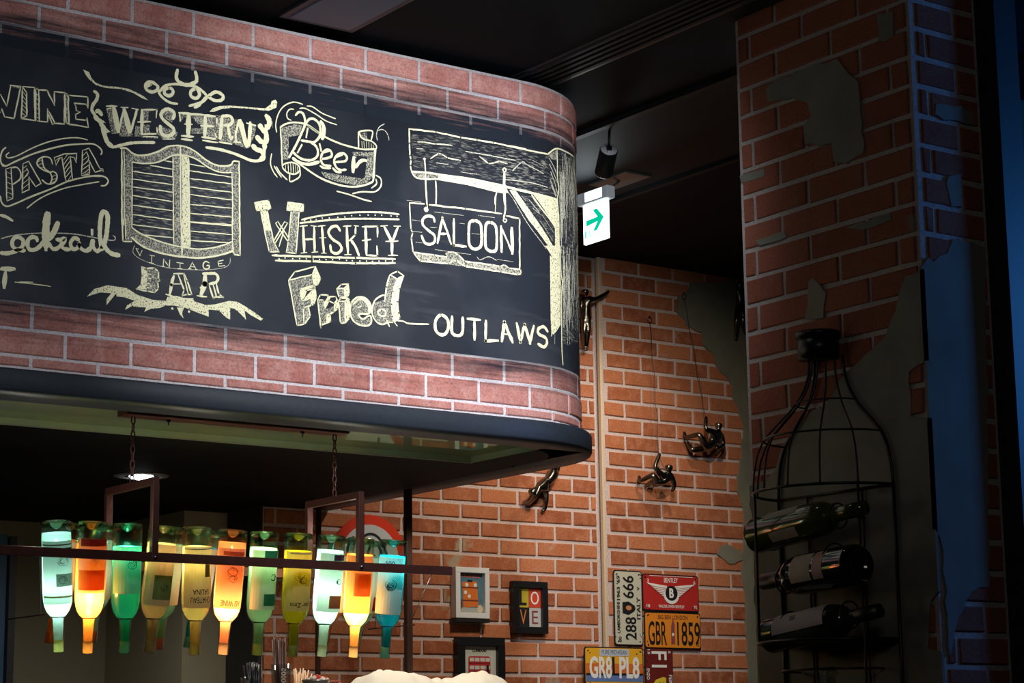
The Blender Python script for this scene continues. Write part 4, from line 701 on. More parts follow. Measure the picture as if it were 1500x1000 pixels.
o2, q2 = figurine('climbing_figure', 'bronze man clinging high on the plaster beside the dark pillar', 1060, 390, 8.333,
  body((205, 490, .045), (208, 420, .045), (215, 340, .05), (205, 270, .05), (200, 230, .055), (198, 195, .055), (180, 300, .05), (170, 250, .04), (185, 200, .02), (190, 170, .012), (255, 320, .05), (275, 440, .04), (270, 540, .02), (270, 560, .012), (180, 560, .045), (155, 670, .05), (155, 860, .015), (140, 910, .010), (235, 570, .045), (235, 680, .05), (262, 800, .015), (272, 840, .010), r=.95), BE)
M_ROPE = mat('dark cord', (.05, .035, .03), .8)
def cord(parent, loop_px, loopr, hand, name='cord', loops=1):
    c = onY(*loop_px, 6.755); b = MB(); b.tube([c + Vector((loopr * math.cos(a * .6283), 0, loopr * math.sin(a * .6283))) for a in range(10)], .0016, 6, True)
    st = c + Vector((0, 0, -loopr)); pts = [st.lerp(hand, t / 10) + Vector((math.sin(t * 1.9) * .0035 * (0 < t < 10), -math.sin(t / 10 * 3.14) * .004, 0)) for t in range(11)]
    b.tube(pts, .0013, 6); o = b.build(name, M_ROPE, parent); return o
cord(o4, (952, 468), .0115, q4['hand_a']); cord(o5, (1002, 434), .0115, q5['hand_a'])
MB().tube([q5['hand_a'], q5['elbow_a'].lerp(q5['chest'], .4) + Vector((0, -.01, .02)), q5['waist'] + Vector((0, -.02, 0))], .0013).build('cord', M_ROPE, o5)
MB().tube([q4['hand_a'], q4['shoulder_a'].lerp(q4['chest'], .5) + Vector((0, -.01, .02)), q4['waist'] + Vector((0, -.02, 0))], .0013).build('cord', M_ROPE, o4)
for hx, hp in ((o4, (952, 463)), (o5, (1002, 429))): MB().tube([onY(*hp, 6.77), onY(*hp, 6.748)], .003, 8).build('nail', M_IRON, hx)
# ------------------------------------------------------------------ exit sign, spotlight, vents
t = thing('exit_sign', (4.62, 5.82, 3.18), 'lit white exit sign with a green arrow hanging from the ceiling', 'sign')
e = [onX(*q, 4.62) for q in ((855, 303), (890, 291), (891, 347), (857, 360))]; ya, yb = (e[0].y + e[3].y) / 2, (e[1].y + e[2].y) / 2; zt, zb = 3.246, 3.097
M_EX = mat('lit exit panel', (.8, .85, .85), .4, emit=(.86, .97, 1), estr=3.2)
MB().box((4.615, yb, zb), (4.627, ya, zt), .0015).build('lit_panel', M_EX, t)
hb = MB(); hb.box((4.603, yb - .018, zt - .004), (4.642, ya + .02, 3.288), .006); hb.build('housing', mat('faintly glowing grey plastic', (.42, .46, .5), .35, emit=(.8, .9, 1), estr=.12), t)  # light from the panel put into the housing as a faint glow
MB().box((4.6015, yb + .012, zt + .003), (4.604, ya - .03, 3.283)).build('lit_window', M_EX, t)
def ex(a, b): return (4.6145, ya - a * (ya - yb), zt - b * (zt - zb))      # a: 0..1 left to right, b: 0..1 top to bottom
EGR = mat('lit green print', (0, .45, .25), .5, emit=(0, .62, .34), estr=.9)
def exq(name, P_): MB().add([ex(*q) for q in P_] + [(4.6138, *ex(*q)[1:]) for q in P_], [list(range(len(P_))), [i + len(P_) for i in range(len(P_))]] + [[i, (i + 1) % len(P_), (i + 1) % len(P_) + len(P_), i + len(P_)] for i in range(len(P_))]).build(name, EGR, t)
exq('arrow', [(.14, .43), (.62, .405), (.42, .20), (.60, .20), (.88, .46), (.58, .74), (.42, .74), (.62, .52), (.14, .57)])
for q in ([(.07, .68), (.11, .68), (.11, .86), (.07, .86)], [(.13, .68), (.16, .68), (.16, .86), (.13, .86)], [(.19, .72), (.24, .69), (.24, .72), (.20, .77)], [(.20, .77), (.24, .82), (.24, .86), (.19, .80)], [(.26, .68), (.30, .68), (.30, .86), (.26, .86)]): exq('character_stroke', q)
cp = [onZ(*q, CZ - .012) for q in ((880, 268), (905, 256), (934, 262), (912, 273))]; cc = sum(cp, Vector()) / 4
MB().box((cc.x - .06, cc.y - .11, CZ - .014), (cc.x + .06, cc.y + .11, CZ), .006).build('ceiling_plate', mat('grey steel', (.09, .105, .10), .4, .3), t)
MB().tube([cc + Vector((0, 0, 0)), cc + Vector((-.04, 0, -.03)), Vector((4.625, (ya + yb) / 2, 3.283))], .004).build('stem', mat('grey steel', (.10, .10, .095), .4, .3), t)
light('exit_glow', 'AREA', (4.585, (ya + yb) / 2, 3.17), .8, (.85, .96, 1), (3.6, (ya + yb) / 2, 3.12), sx=.13, sy=.15)
t = thing('spotlight', (4.29, 5.36, 3.2), 'small black cylinder spotlight on a short rod above the exit sign', 'lamp')
a = onX(892, 219, 4.26); rb = ray(884, 254); b = CAM + rb * ((a - CAM).length + .065) / rb.length; ax = (a - b); L = ax.length; mt = Matrix.Translation(b) @ ax.to_track_quat('Z', 'Y').to_matrix().to_4x4()
MB().lathe([(.024, .004), (.0285, 0), (.0305, .003), (.0305, L - .002), (.0295, L)], 28, mtx=mt).build('lamp_body', mat('satin black metal', (.012, .012, .013), .4, .2), t)
MB().lathe([(.0, L), (.0285, L), (.0285, L + .0012), (.0, L + .0012)], 28, mtx=mt, cap=False).build('back_plate', mat('grey back plate', (.42, .43, .47), .5), t)
MB().box((-.009, -.007, L), (.009, .007, L + .012), .002, mtx=mt).build('bracket', M_IRON, t)
MB().tube([a + Vector((0, 0, .008)), Vector((a.x + .004, a.y, CZ))], .0045, 8).build('rod', M_IRON, t)
for k_ in range(3): MB().tube([mt @ Vector((.017 * math.cos(k_ * 2.1), .017 * math.sin(k_ * 2.1), L + .0005)), mt @ Vector((.017 * math.cos(k_ * 2.1), .017 * math.sin(k_ * 2.1), L + .003))], .002, 6).build('screw', BK, t)
MB().lathe([(0, .0025), (.02, .0025), (.02, .0035), (0, .0035)], 20, mtx=mt, cap=False).build('lens', mat('lit lens', (.9, .85, .7), .3, emit=(1, .85, .62), estr=2), t)
# a dark vent panel and slot grille in the ceiling
t = thing('ceiling_vent', (2.9, 4.75, CZ), 'square grey vent panel with a black frame in the dark ceiling', 'vent')
MB().box((2.79, 4.1, CZ - .012), (3.03, 4.915, CZ), .003).build('vent_frame', M_BLK, t)
MB().box((2.815, 4.13, CZ - .016), (3.005, 4.89, CZ - .012)).build('vent_face', mat('slate panel', (.10, .14, .22), .5), t)
t = thing('slot_diffuser', (3.75, 4.3, CZ), 'long narrow black slot grille running along the dark ceiling', 'vent')
MB().box((3.66, 3.3, CZ - .004), (3.82, 5.2, CZ)).build('grille_frame', M_BLK, t)
for k_ in range(5): MB().box((3.675 + k_ * .028, 3.32, CZ - .010), (3.688 + k_ * .028, 5.18, CZ - .004)).build('slat', M_CGR, t)
# ------------------------------------------------------------------ downlight in the soffit
DX, DY = onZ(207, 697, 2.19).x, onZ(207, 697, 2.19).y
t = thing('downlight', (DX, DY, 2.185), 'round chrome downlight glowing white in the black underside of the canopy', 'lamp')
MB().lathe([(.062, .0), (.062, -.004), (.088, -.002), (.09, 0)], 40, (DX, DY, 2.19), cap=False).build('trim_ring', mat('brushed steel', (.42, .43, .42), .35, .8), t)
MB().lathe([(0, -.0015), (.062, -.0015)], 32, (DX, DY, 2.19), cap=False).build('reflector', M_CHROME, t)
MB().lathe([(0, -.012), (.02, -.011), (.034, -.008), (.040, -.002)], 32, (DX, DY, 2.19), cap=False).build('bulb', mat('cool white bulb', (1, 1, 1), .4, emit=(.82, .93, 1), estr=9), t)
light('downlight_beam', 'SPOT', (DX, DY, 2.16), 16, (.98, .93, .8), (DX + .0, DY + .5, 0), .04, 150, .6)
# ------------------------------------------------------------------ iron bottle rack
rk = thing('bottle_rack', (2.75, 5.1, 1.8), 'rusty iron hanging rack on chains holding upside-down wine bottles over the bar', 'rack')
MB().box((2.43, 5.07, 2.186), (3.12, 5.13, 2.21), .003).build('ceiling_bar', M_RUST, rk)
MB().box((1.75, 4.955, 1.789), (3.39, 4.968, 1.813), .0015).build('front_bar', M_RUST, rk)
MB().box((2.36, 5.235, 1.789), (3.36, 5.248, 1.813), .0015).build('rear_bar', M_RUST, rk)
for bx in (2.463, 3.088):
    b = MB(); b.box((bx - .008, 4.955, 1.99), (bx + .008, 5.248, 2.009), .001); b.build('bracket_top', M_RUST, rk)
    MB().box((bx - .009, 4.9545, 1.79), (bx + .009, 4.972, 1.992), .001).build('bracket_leg', M_RUST, rk); MB().box((bx - .009, 5.232, 1.79), (bx + .009, 5.2485, 1.992), .001).build('bracket_leg', M_RUST, rk)
    MB().lathe([(.0055, 0), (.0055, .003), (.003, .005)], 10, mtx=Matrix.Translation((bx, 4.9545, 1.800)) @ Matrix.Rotation(math.pi / 2, 4, 'X')).build('bolt', M_CHROME, rk)
    z = 2.186; n = 9; dz = (2.186 - 2.009) / n
    for k_ in range(n):
        zc = z - dz * (k_ + .5); R_ = Matrix.Rotation(math.pi / 2 * (k_ % 2), 3, 'Z'); pts = []
        for a in range(12):
            an = a * math.pi / 6; pts.append(Vector((bx, 5.1, zc)) + R_ @ Vector((.0055 * math.cos(an), 0, (dz * .62) * math.sin(an))))
        MB().tube(pts, .0019, 6, True).build('chain_link', M_RUST, rk)
for q in ((247, 620), (443, 634)):
    p3 = onY(*q, 5.1); MB().lathe([(.002, 0), (.002, .008), (.006, .011), (.006, .016)], 10, (p3.x, 5.1, 2.17)).build('hook', M_IRON, rk)
WZ = 1.650
for xx, s_ in ((2.185, -1), (3.292, 1)):
    MB().tube([(xx, 5.00, WZ), (xx, 5.245, WZ)], .0018).build('wire_end', M_RUST, rk)
    for yy in ((4.962, 5.24) if s_ > 0 else (4.962,)): MB().tube([(xx + s_ * .035, yy, 1.795), (xx, 5.03 if yy < 5 else 5.21, WZ)], .0014).build('wire_hanger', mat('pale wire', (.45, .33, .28), .3, .8), rk)
for gx in (2.2, 2.7, 3.2): light('mirror_fill_light', 'POINT', (gx, 5.1, 1.93), .9, (1, .93, .78), size=.001)  # unseen points added between the bottle rows to brighten the mirror above
# bottles -------------------------------------------------------------
def glass_mat(name, tint, refl=.5):
    m, n, l, out = nmat(name); t_ = n.new('ShaderNodeBsdfTransparent'); t_.inputs[0].default_value = (*tint, 1); g = n.new('ShaderNodeBsdfGlossy'); g.inputs['Roughness'].default_value = .03
    lw = n.new('ShaderNodeLayerWeight'); lw.inputs[0].default_value = .35; mu = n.new('ShaderNodeMath'); mu.operation = 'MULTIPLY_ADD'; mu.inputs[1].default_value = refl; mu.inputs[2].default_value = .03
    l.new(lw.outputs['Facing'], mu.inputs[0]); x = n.new('ShaderNodeMixShader'); l.new(mu.outputs[0], x.inputs[0]); l.new(t_.outputs[0], x.inputs[1]); l.new(g.outputs[0], x.inputs[2]); l.new(x.outputs[0], out.inputs[0]); return m
def liquid_mat(name, col, clear=.25):
    m, n, l, out = nmat(name); tl = n.new('ShaderNodeBsdfTranslucent'); tl.inputs[0].default_value = (*col, 1); df = n.new('ShaderNodeBsdfDiffuse'); df.inputs[0].default_value = (*[c * .35 for c in col], 1)
    tr_ = n.new('ShaderNodeBsdfTransparent'); tr_.inputs[0].default_value = (*[c ** .5 * .9 for c in col], 1); gl = n.new('ShaderNodeBsdfGlossy'); gl.inputs['Roughness'].default_value = .06
    x1 = n.new('ShaderNodeMixShader'); x1.inputs[0].default_value = .2; l.new(tl.outputs[0], x1.inputs[1]); l.new(df.outputs[0], x1.inputs[2])
    x2 = n.new('ShaderNodeMixShader'); x2.inputs[0].default_value = clear; l.new(x1.outputs[0], x2.inputs[1]); l.new(tr_.outputs[0], x2.inputs[2])
    x3 = n.new('ShaderNodeMixShader'); x3.inputs[0].default_value = .05; l.new(x2.outputs[0], x3.inputs[1]); l.new(gl.outputs[0], x3.inputs[2]); l.new(x3.outputs[0], out.inputs[0]); return m
def paper_mat(name, col):
    m, n, l, out = nmat(name); tl = n.new('ShaderNodeBsdfTranslucent'); tl.inputs[0].default_value = (*col, 1); df = n.new('ShaderNodeBsdfDiffuse'); df.inputs[0].default_value = (*col, 1)
    x1 = n.new('ShaderNodeMixShader'); x1.inputs[0].default_value = .45; l.new(tl.outputs[0], x1.inputs[1]); l.new(df.outputs[0], x1.inputs[2]); l.new(x1.outputs[0], out.inputs[0]); return m
M_GL = glass_mat('pale green glass', (.80, .90, .80)); M_GB = glass_mat('thick bottle base glass', (.45, .62, .42), .8)
M_PAPER = paper_mat('label paper', (.62, .58, .50)); M_INK = paper_mat('label ink', (.03, .025, .03))
BL = .33
PROF = [(.0135, 0), (.0150, .002), (.0150, .006), (.0140, .008), (.0150, .011), (.0140, .014), (.0150, .017), (.0140, .020), (.0150, .024), (.0142, .034), (.0148, .060), (.0156, .084), (.0180, .0885), (.0240, .094), (.0300, .102), (.0348, .115), (.0374, .132), (.0382, .155), (.0382, .318), (.0370, .326), (.0335, .330)]
def cyl(az, r, z): return Vector((r * math.cos(az), r * math.sin(az), z))
def strip(az0, az1, z0, z1, r, n=10):
    vs = []; fs = []
    for i in range(n + 1):
        a = az0 + (az1 - az0) * i / n; vs += [cyl(a, r, z0), cyl(a, r, z1)]
    for i in range(n): fs.append([2 * i, 2 * i + 2, 2 * i + 3, 2 * i + 1])
    return vs, fs
def wine_bottle(name, label, group, liq, fill, lab, stop, M4, az=None, glow=0, gcol=(1, 1, 1), gz=.19, simple=False, scale=1):
    t_ = bpy.data.objects.new(name, None); COL.objects.link(t_); tag(t_, label, 'bottle', group); t_.matrix_basis = M4; t_.empty_display_size = .05
    MB().lathe(PROF, 28, cap=False).build('glass_body', M_GL, t_, True)
    MB().lathe([(.0335, .330), (.022, .3275), (.010, .314), (.0, .309)], 28, cap=False).build('punt', M_GB, t_, True)
    MB().lathe([(.0372, .316), (.0384, .322), (.0375, .328), (.0335, .3305)], 28, cap=False).build('base_rim', M_GB, t_, True)
    ft = .33 - fill
    lp = [(.0115, .032), (.0122, .06), (.0135, .084), (.0160, .0895), (.0220, .0955), (.0280, .104), (.0328, .117), (.0354, .134), (.0362, .155), (.0362, ft)]
    MB().lathe(lp + [(.030, ft + .0004), (0, ft + .0004)], 28, cap=False).build('liquid', liq, t_, True)
    if stop: MB().lathe([(.0, .002), (.0122, .002), (.0122, .031)], 20, cap=False).build('stopper', stop, t_, True)
    if lab:
        a = az; z0, z1 = lab.get('z', (.125, .283)); wd = lab.get('w', 1.15)
        lo = MB().add(*strip(a - wd, a + wd, z0, z1, .0386)).build('paper_label', paper_mat('label paper tint', lab['c']) if lab.get('c') else M_PAPER, t_, True)
        for (u0, u1, v0, v1, c) in lab.get('bands', []):
            MB().add(*strip(a + wd * u0, a + wd * u1, z0 + (z1 - z0) * v0, z0 + (z1 - z0) * v1, .0388)).build('printed_band', paper_mat('band ink', c), lo, True)
        for (st, u, v, w_, h_, flip) in lab.get('text', []):
            vs, fs = text_geo(st, .01); s_ = -1 if flip else 1
            MB().add([cyl(a + wd * u + s_ * x * w_ / .0386, .0390, z0 + (z1 - z0) * v + s_ * y * h_) for x, y in vs], fs).build('lettering', M_INK, lo, True)
        for (u, v, s_) in lab.get('sketch', []):
            rg = random.Random(int(u * 99 + v * 77 + s_ * 1e4)); q = MB()
            for i in range(9):
                a0 = rg.uniform(0, 6.3); r0 = s_ * rg.uniform(.2, 1); pts = [cyl(a + wd * u + (r0 * math.cos(a0 + k_ * .5)) / .0386, .0389, z0 + (z1 - z0) * v + r0 * .8 * math.sin(a0 + k_ * .5)) for k_ in range(5)]
                q.tube(pts, .0005, 4)
            q.build('engraving', M_INK, lo, True)
    if glow:
        l_ = light('bottle_light', 'POINT', (0, 0, gz), glow, gcol, size=.012); l_.parent = t_
    return t_
def pose(tip, top):
    d = (top - tip); s_ = d.length / BL; R_ = d.to_track_quat('Z', 'Y').to_matrix().to_4x4(); return Matrix.Translation(tip) @ R_ @ Matrix.Diagonal((s_, s_, s_, 1))
def azcam(M4, off=0):      # azimuth (in bottle space) that faces the bar front
    v = M4.to_3x3().inverted() @ (Vector((-.45, -.9, -.1))); return math.atan2(v.y, v.x) + off
LQ = {'aqua': ((.50, .85, .78)), 'orange': ((1, .36, .06)), 'green': ((.04, .72, .36)), 'amber': ((.72, .46, .18)), 'yellow': ((.82, .70, .22)), 'coral': ((1, .33, .12)), 'mint': ((.42, .74, .42)), 'olive': ((.70, .55, .03)), 'ice': ((.62, .92, .82)), 'tangerine': ((1, .46, .12)), 'cyan': ((.01, .50, .66))}
LQM = {k_: liquid_mat(k_ + ' liquid', v) for k_, v in LQ.items()}
def stopper(c): return mat('stopper ' + str(c), c, .5, emit=c, estr=0) if False else paper_mat('stopper tint', c)
FR = [  # top px, top y, tip px, tip y, liquid, fill, stopper, label, glow, colour, name of colour
 ((82, 763), (86, 955), 'aqua', .030, (.62, .68, .22), dict(bands=[(-1, 1, .86, .89, (.05, .05, .06)), (-1, 1, .93, .95, (.05, .05, .06)), (-1, 1, .10, .13, (.2, .13, .05)), (-.1, 1, .28, .48, (.2, .23, .2))], sketch=[(.3, .68, .018), (.3, .38, .012)], c=(.50, .56, .52)), .75, (.85, 1, .97), 'pale aqua', .1),
 ((135, 764), (128, 957), 'orange', .055, (.60, .32, .10), dict(bands=[(-.8, .95, .86, 1.0, (.22, .03, .02)), (-.9, .8, .05, .42, (.65, .16, .02))], sketch=[(.1, .66, .016)], c=(.66, .38, .20), z=(.155, .290)), 2.0, (1, .62, .28), 'glowing orange', .25),
 ((187, 767), (182, 957), 'green', .058, (.25, .60, .32), dict(bands=[], sketch=[(.2, .68, .018), (.2, .60, .014)], c=(.38, .62, .45), z=(.155, .275)), .55, (.8, 1, .9), 'bright green', .15),
 ((240, 770), (218, 956), 'amber', .045, (.55, .38, .20), dict(bands=[(-.4, .9, .10, .50, (.18, .28, .10))], sketch=[(.3, .3, .012)], text=[('del', .2, .82, .022, .013, 1)], c=(.60, .47, .30)), .6, (1, .8, .5), 'amber', .25),
 ((289, 772), (285, 959), 'yellow', .050, (.55, .45, .12), dict(text=[('CHATEAU', .15, .13, .056, .015, 1), ('SALINA', .15, .26, .046, .014, 1)], bands=[(.35, .75, .50, .72, (.10, .08, .07)), (-1, 1, .95, .965, (.1, .1, .1))], sketch=[(.55, .78, .008)], c=(.66, .50, .28)), .62, (1, .9, .6), 'golden yellow', .2),
 ((342, 776), (326, 959), 'coral', .033, (.62, .36, .18), dict(text=[('ASI WINE', .2, .09, .055, .015, 1)], bands=[(-.5, .9, .88, .95, (.4, .1, .04))], sketch=[(.1, .62, .018), (.2, .5, .012)], c=(.68, .36, .2)), 2.2, (1, .60, .36), 'glowing coral orange', .0),
 ((388, 779), (376, 960), 'mint', .042, (.60, .58, .14), dict(bands=[(-.2, .9, .85, 1.0, (.02, .08, .07)), (-.1, .9, .07, .27, (.03, .18, .08))], sketch=[(.5, .55, .012)], c=(.48, .56, .38)), .5, (.9, 1, .75), 'pale green', .3),
 ((438, 781), (428, 962), 'olive', .047, (.60, .52, .18), dict(text=[('per Zinn', .1, .12, .056, .016, 1)], bands=[(-.7, .9, .96, .98, (.2, .2, .2))], sketch=[(.1, .6, .02), (.2, .52, .014)], c=(.58, .44, .16)), .38, (1, .85, .3), 'olive yellow', .2),
 ((486, 784), (471, 962), 'ice', .040, (.60, .62, .42), dict(bands=[(-.1, .9, .88, .98, (.04, .02, .04)), (-.2, .9, .06, .28, (.18, .04, .02))], sketch=[(.5, .76, .014), (.4, .52, .012)], c=(.52, .60, .50)), .75, (.9, 1, .92), 'icy pale green', .35),
 ((529, 788), (517, 963), 'tangerine', .045, (.62, .40, .22), dict(bands=[(-.3, .9, .3, .7, (.6, .22, .04))], c=(.68, .34, .12)), 2.4, (1, .66, .34), 'blazing orange', .0),
 ((577, 791), (563, 964), 'cyan', .044, (.30, .58, .42), dict(text=[('500', .0, .90, .026, .012, 0)], sketch=[(.15, .52, .018), (.15, .5, .02), (.15, .48, .014)], c=(.52, .58, .50)), .7, (.75, .97, 1), 'bright cyan blue', -.25)]
GL = [(1.9, .165), (4.6, .142), (.75, .262), (.8, .25), (.95, .235), (4.8, .142), (.8, .25), (.5, .25), (1.7, .19), (5.5, .145), (.8, .25)]
WHERE = ['leftmost in the hanging rack', 'second from the left in the rack', 'third from the left, with a pale floral label', 'leaning behind the left bracket leg', 'with a cream castle label, right of the left bracket', 'sixth from the left, label printed upside-down', 'seventh from the left with a green label band', 'eighth from the left, dark at its shoulder', 'ninth from the left with a maroon label band', 'behind the right bracket leg', 'rightmost in the hanging rack']
for i, (tp, bt, lq, fl, sc_, lb, gl, gc, nm, azo) in enumerate(FR):
    tip = onY(*bt, 5.085); top = onY(*tp, 5.03); M4 = pose(tip, top)
    wine_bottle('wine_bottle', f'upside-down bottle of {nm} liquid, {WHERE[i]}', 'upside-down bottles in the rack', LQM[lq], fl, lb, stopper(sc_), M4, azcam(M4, azo), GL[i][0], gc, GL[i][1])
    nk = tip.lerp(top, .088 / BL); MB().tube([nk + Vector((.0175 * math.cos(a * .5236), .0175 * math.sin(a * .5236), 0)) for a in range(12)], .0018, 6, True).build('neck_ring', M_IRON, rk)
RE = [((104, 766), (72, 942), 'orange', (.70, .16, .04), 'with an orange stopper peeking left of the leftmost neck'), ((152, 768), (134, 940), 'ice', (.70, .2, .05), 'behind the second bottle from the left'), ((252, 772), (231, 951), 'mint', (.6, .22, .15), 'with a pink stopper beside the leaning amber bottle'), ((304, 777), (275, 949), 'cyan', (.25, .5, .4), 'with a teal stopper behind the golden one'), ((502, 788), (472, 958), 'coral', (.6, .3, .15), 'behind the icy pale green one'), ((548, 792), (518, 958), 'ice', (.6, .5, .4), 'with a red and white label behind the blazing orange one')]
for tp, bt, lq, sc_, wh in RE:
    M4 = pose(onY(*bt, 5.20), onY(*tp, 5.13))
    wine_bottle('wine_bottle', f'rear row upside-down bottle {wh}', 'upside-down bottles in the rack', LQM[lq], .045, dict(bands=[(.2, .95, .05, .3, (.4, .02, .02))] if tp[0] == 548 else []), stopper(sc_), M4, azcam(M4, .5), .12, (1, .95, .85), .2)
# ------------------------------------------------------------------ posts between canopy and bar counter
for q, w_ in ((598, .011), (466, .0075)):
    p3 = onX(q, 880, 3.985); o = MB().box((p3.x - w_, p3.y - w_, 1.43), (p3.x + w_, p3.y + w_, 2.19), .001).build('support_post', mat('dark brown iron', (.045, .022, .016), .45, .4), None)
    tag(o, 'thick dark brown iron post right of the cyan bottle' if w_ > .01 else 'thin dark iron post behind the icy green bottle', 'post')
t = thing('bar_counter', (3.9, 6.15, 0), 'dark wooden bar counter below the hanging bottles', 'counter')
MB().box((2.7, 5.55, 1.39), (4.9, 6.74, 1.43), .004).build('worktop', mat('dark wood', (.06, .03, .02), .4), t); MB().box((2.75, 5.6, 0), (4.85, 6.7, 1.39)).build('counter_body', M_BLK, t)
CT = 1.43
def glass_at(px_, Y, r, h, label, name='drinking_glass', m=None):
    x = onY(px_, 990, Y).x; o = MB().lathe([(r * .8, 0), (r * .88, .004), (r, h), (r - .0018, h), (r * .86, .008), (0, .008)], 24, (x, Y, CT), cap=False).build(name, m or glass_mat('clear glass ' + label[:6], (.92, .95, .97), .45), None)
    tag(o, label, 'glass'); return x
x1 = glass_at(369, 5.9, .036, .105, 'clear glass full of short black straws, leftmost on the counter')
x2 = glass_at(412, 5.86, .033, .145, 'tall patterned glass holding the long brown sticks')
x3 = glass_at(440, 6.0, .030, .085, 'small glass of pale wooden picks beside the tin')
def sticks(n, x, Y, spread, h0, h1, r, m, name, label, cat, group, lean=0, base=.02):
    rg = random.Random(int(x * 100))
    for i in range(n):
        a = rg.uniform(0, 6.28); q = rg.uniform(0, 1) ** .5; dx = q * math.cos(a); dy = q * math.sin(a)
        o = MB().tube([(x + dx * base * .7, Y + dy * base * .7, CT + .010), (x + dx * (base + spread) + lean, Y + dy * (base + spread), CT + rg.uniform(h0, h1))], r, 6).build(name, m, None); tag(o, label, cat, group)
sticks(26, x1, 5.9, .012, .135, .155, .0028, mat('black straw', (.012, .011, .012), .35), 'drinking_straw', 'short black drinking straw in the leftmost glass', 'straw', 'black straws in the leftmost glass', -.004)
sticks(26, x2, 5.86, .001, .215, .228, .0028, mat('brown straw', (.10, .045, .03), .4), 'stirring_stick', 'long brown stirring stick standing in the tall patterned glass', 'stirrer', 'brown sticks in the tall glass', -.008, .021)
sticks(24, x3, 6.0, .014, .110, .140, .0022, mat('pale wood pick', (.75, .48, .28), .6), 'wooden_pick', 'pale wooden pick in the small glass beside the tin', 'pick', 'pale picks in the small glass', .010, .018)
for k_ in range(7):
    z_ = CT + .06 + k_ * .011
    MB().tube([(x2 - .012 + .008 * math.sin(a), 5.86 - .0345, z_ + .004 * math.cos(a)) for a in (0, 1, 2, 3, 4, 5)], .0012, 5, True).build('etched_pattern', mat('etched pattern', (.5, .45, .35), .4), bpy.data.objects['drinking_glass.001'])
xt = onY(463, 992, 5.8).x; t = thing('tin', (xt, 5.8, CT), 'short silver tin heaped with pale sweets beside the wooden picks', 'tin')
MB().lathe([(.040, 0), (.042, .002), (.042, .088), (.0445, .090), (.0445, .096), (.041, .096), (.040, .09), (.0, .085)], 28, (xt, 5.8, CT), cap=False).build('tin_body', mat('pale tin', (.45, .42, .36), .3, .8), t)
MB().lathe([(.0425, .02), (.0428, .03), (.0428, .08), (.0425, .082)], 28, (xt, 5.8, CT), cap=False).build('blue_wrap', mat('blue wrap', (.12, .3, .42), .5), t)
rg = random.Random(5)
for i in range(26):
    a = rg.uniform(0, 6.28); r_ = .036 * rg.random() ** .5; s_ = .0065; zc = CT + .094 + .012 * (1 - r_ / .036) + .004 * rg.random(); c_ = (xt + r_ * math.cos(a), 5.8 + r_ * math.sin(a), zc)
    red = rg.random() < .22
    o = MB().lathe([(.0, -s_), (s_ * .8, -s_ * .6), (s_, 0), (s_ * .8, s_ * .6), (0, s_)], 8, c_, cap=False).build('sweet', mat('red sweet', (.6, .03, .02), .35) if red else mat('cream sweet', (.75, .62, .5), .5), None)
    tag(o, 'small red round sweet on top of the silver tin' if red else 'small cream round sweet on top of the silver tin', 'sweet', 'red sweets in the tin' if red else 'cream sweets in the tin')
x5 = onY(492, 995, 5.85).x; t = thing('snack_jar', (x5, 5.85, CT), 'low dark jar of reddish snacks between the tin and the cream cloth', 'jar')
MB().lathe([(.022, 0), (.024, .003), (.024, .088), (.0, .088)], 20, (x5, 5.85, CT), cap=False).build('jar_body', mat('brown jar', (.12, .05, .03), .3), t)
for i in range(14):
    a = rg.uniform(0, 6.28); r_ = .018 * rg.random() ** .5
    MB().lathe([(.0, -.005), (.006, 0), (0, .005)], 6, (x5 + r_ * math.cos(a), 5.85 + r_ * math.sin(a), CT + .092), cap=False).build('snack', mat('red brown snack', (.42, .09, .04), .5), t)
# crumpled cream cloth
NX, NY = 70, 22; vs = []; fs = []
xa, xb = onY(503, 992, 5.95).x, onY(772, 1000, 5.95).x
rg = random.Random(9); ph = [rg.uniform(0, 6.28) for _ in range(8)]
from mathutils import noise as MN
for i in range(NX + 1):
    u = i / NX
    for j in range(NY + 1):
        v = j / NY; x = xa + (xb - xa) * u; y = 5.80 + .30 * v
        env = min(1, u * 9, (1 - u) * 5) ** .5 * math.sin(math.pi * min(1, max(0, v))) ** .45
        hgt = .108 + .014 * math.cos((u - .22) * 12.5) + .018 * (MN.noise(Vector((u * 5, v * 4, 1))))
        hgt += .020 * abs(MN.noise(Vector((u * 16, v * 5, 4)))) - .03 * max(0, u - .72) * 3
        vs.append((x, y, CT + .004 + env * hgt))
for i in range(NX):
    for j in range(NY): a = i * (NY + 1) + j; fs.append([a, a + NY + 1, a + NY + 2, a + 1])
o = MB().add(vs, fs, True).build('cloth', mat('cream cloth', (.82, .74, .60), .9, bump=.2, nscale=200), None); tag(o, 'crumpled cream cloth heaped on the counter under the framed pictures', 'cloth')
light('counter_light', 'SPOT', (3.9, 5.85, 2.15), 13, (1, .87, .7), (3.9, 5.95, 1.5), .03, 120, .7)
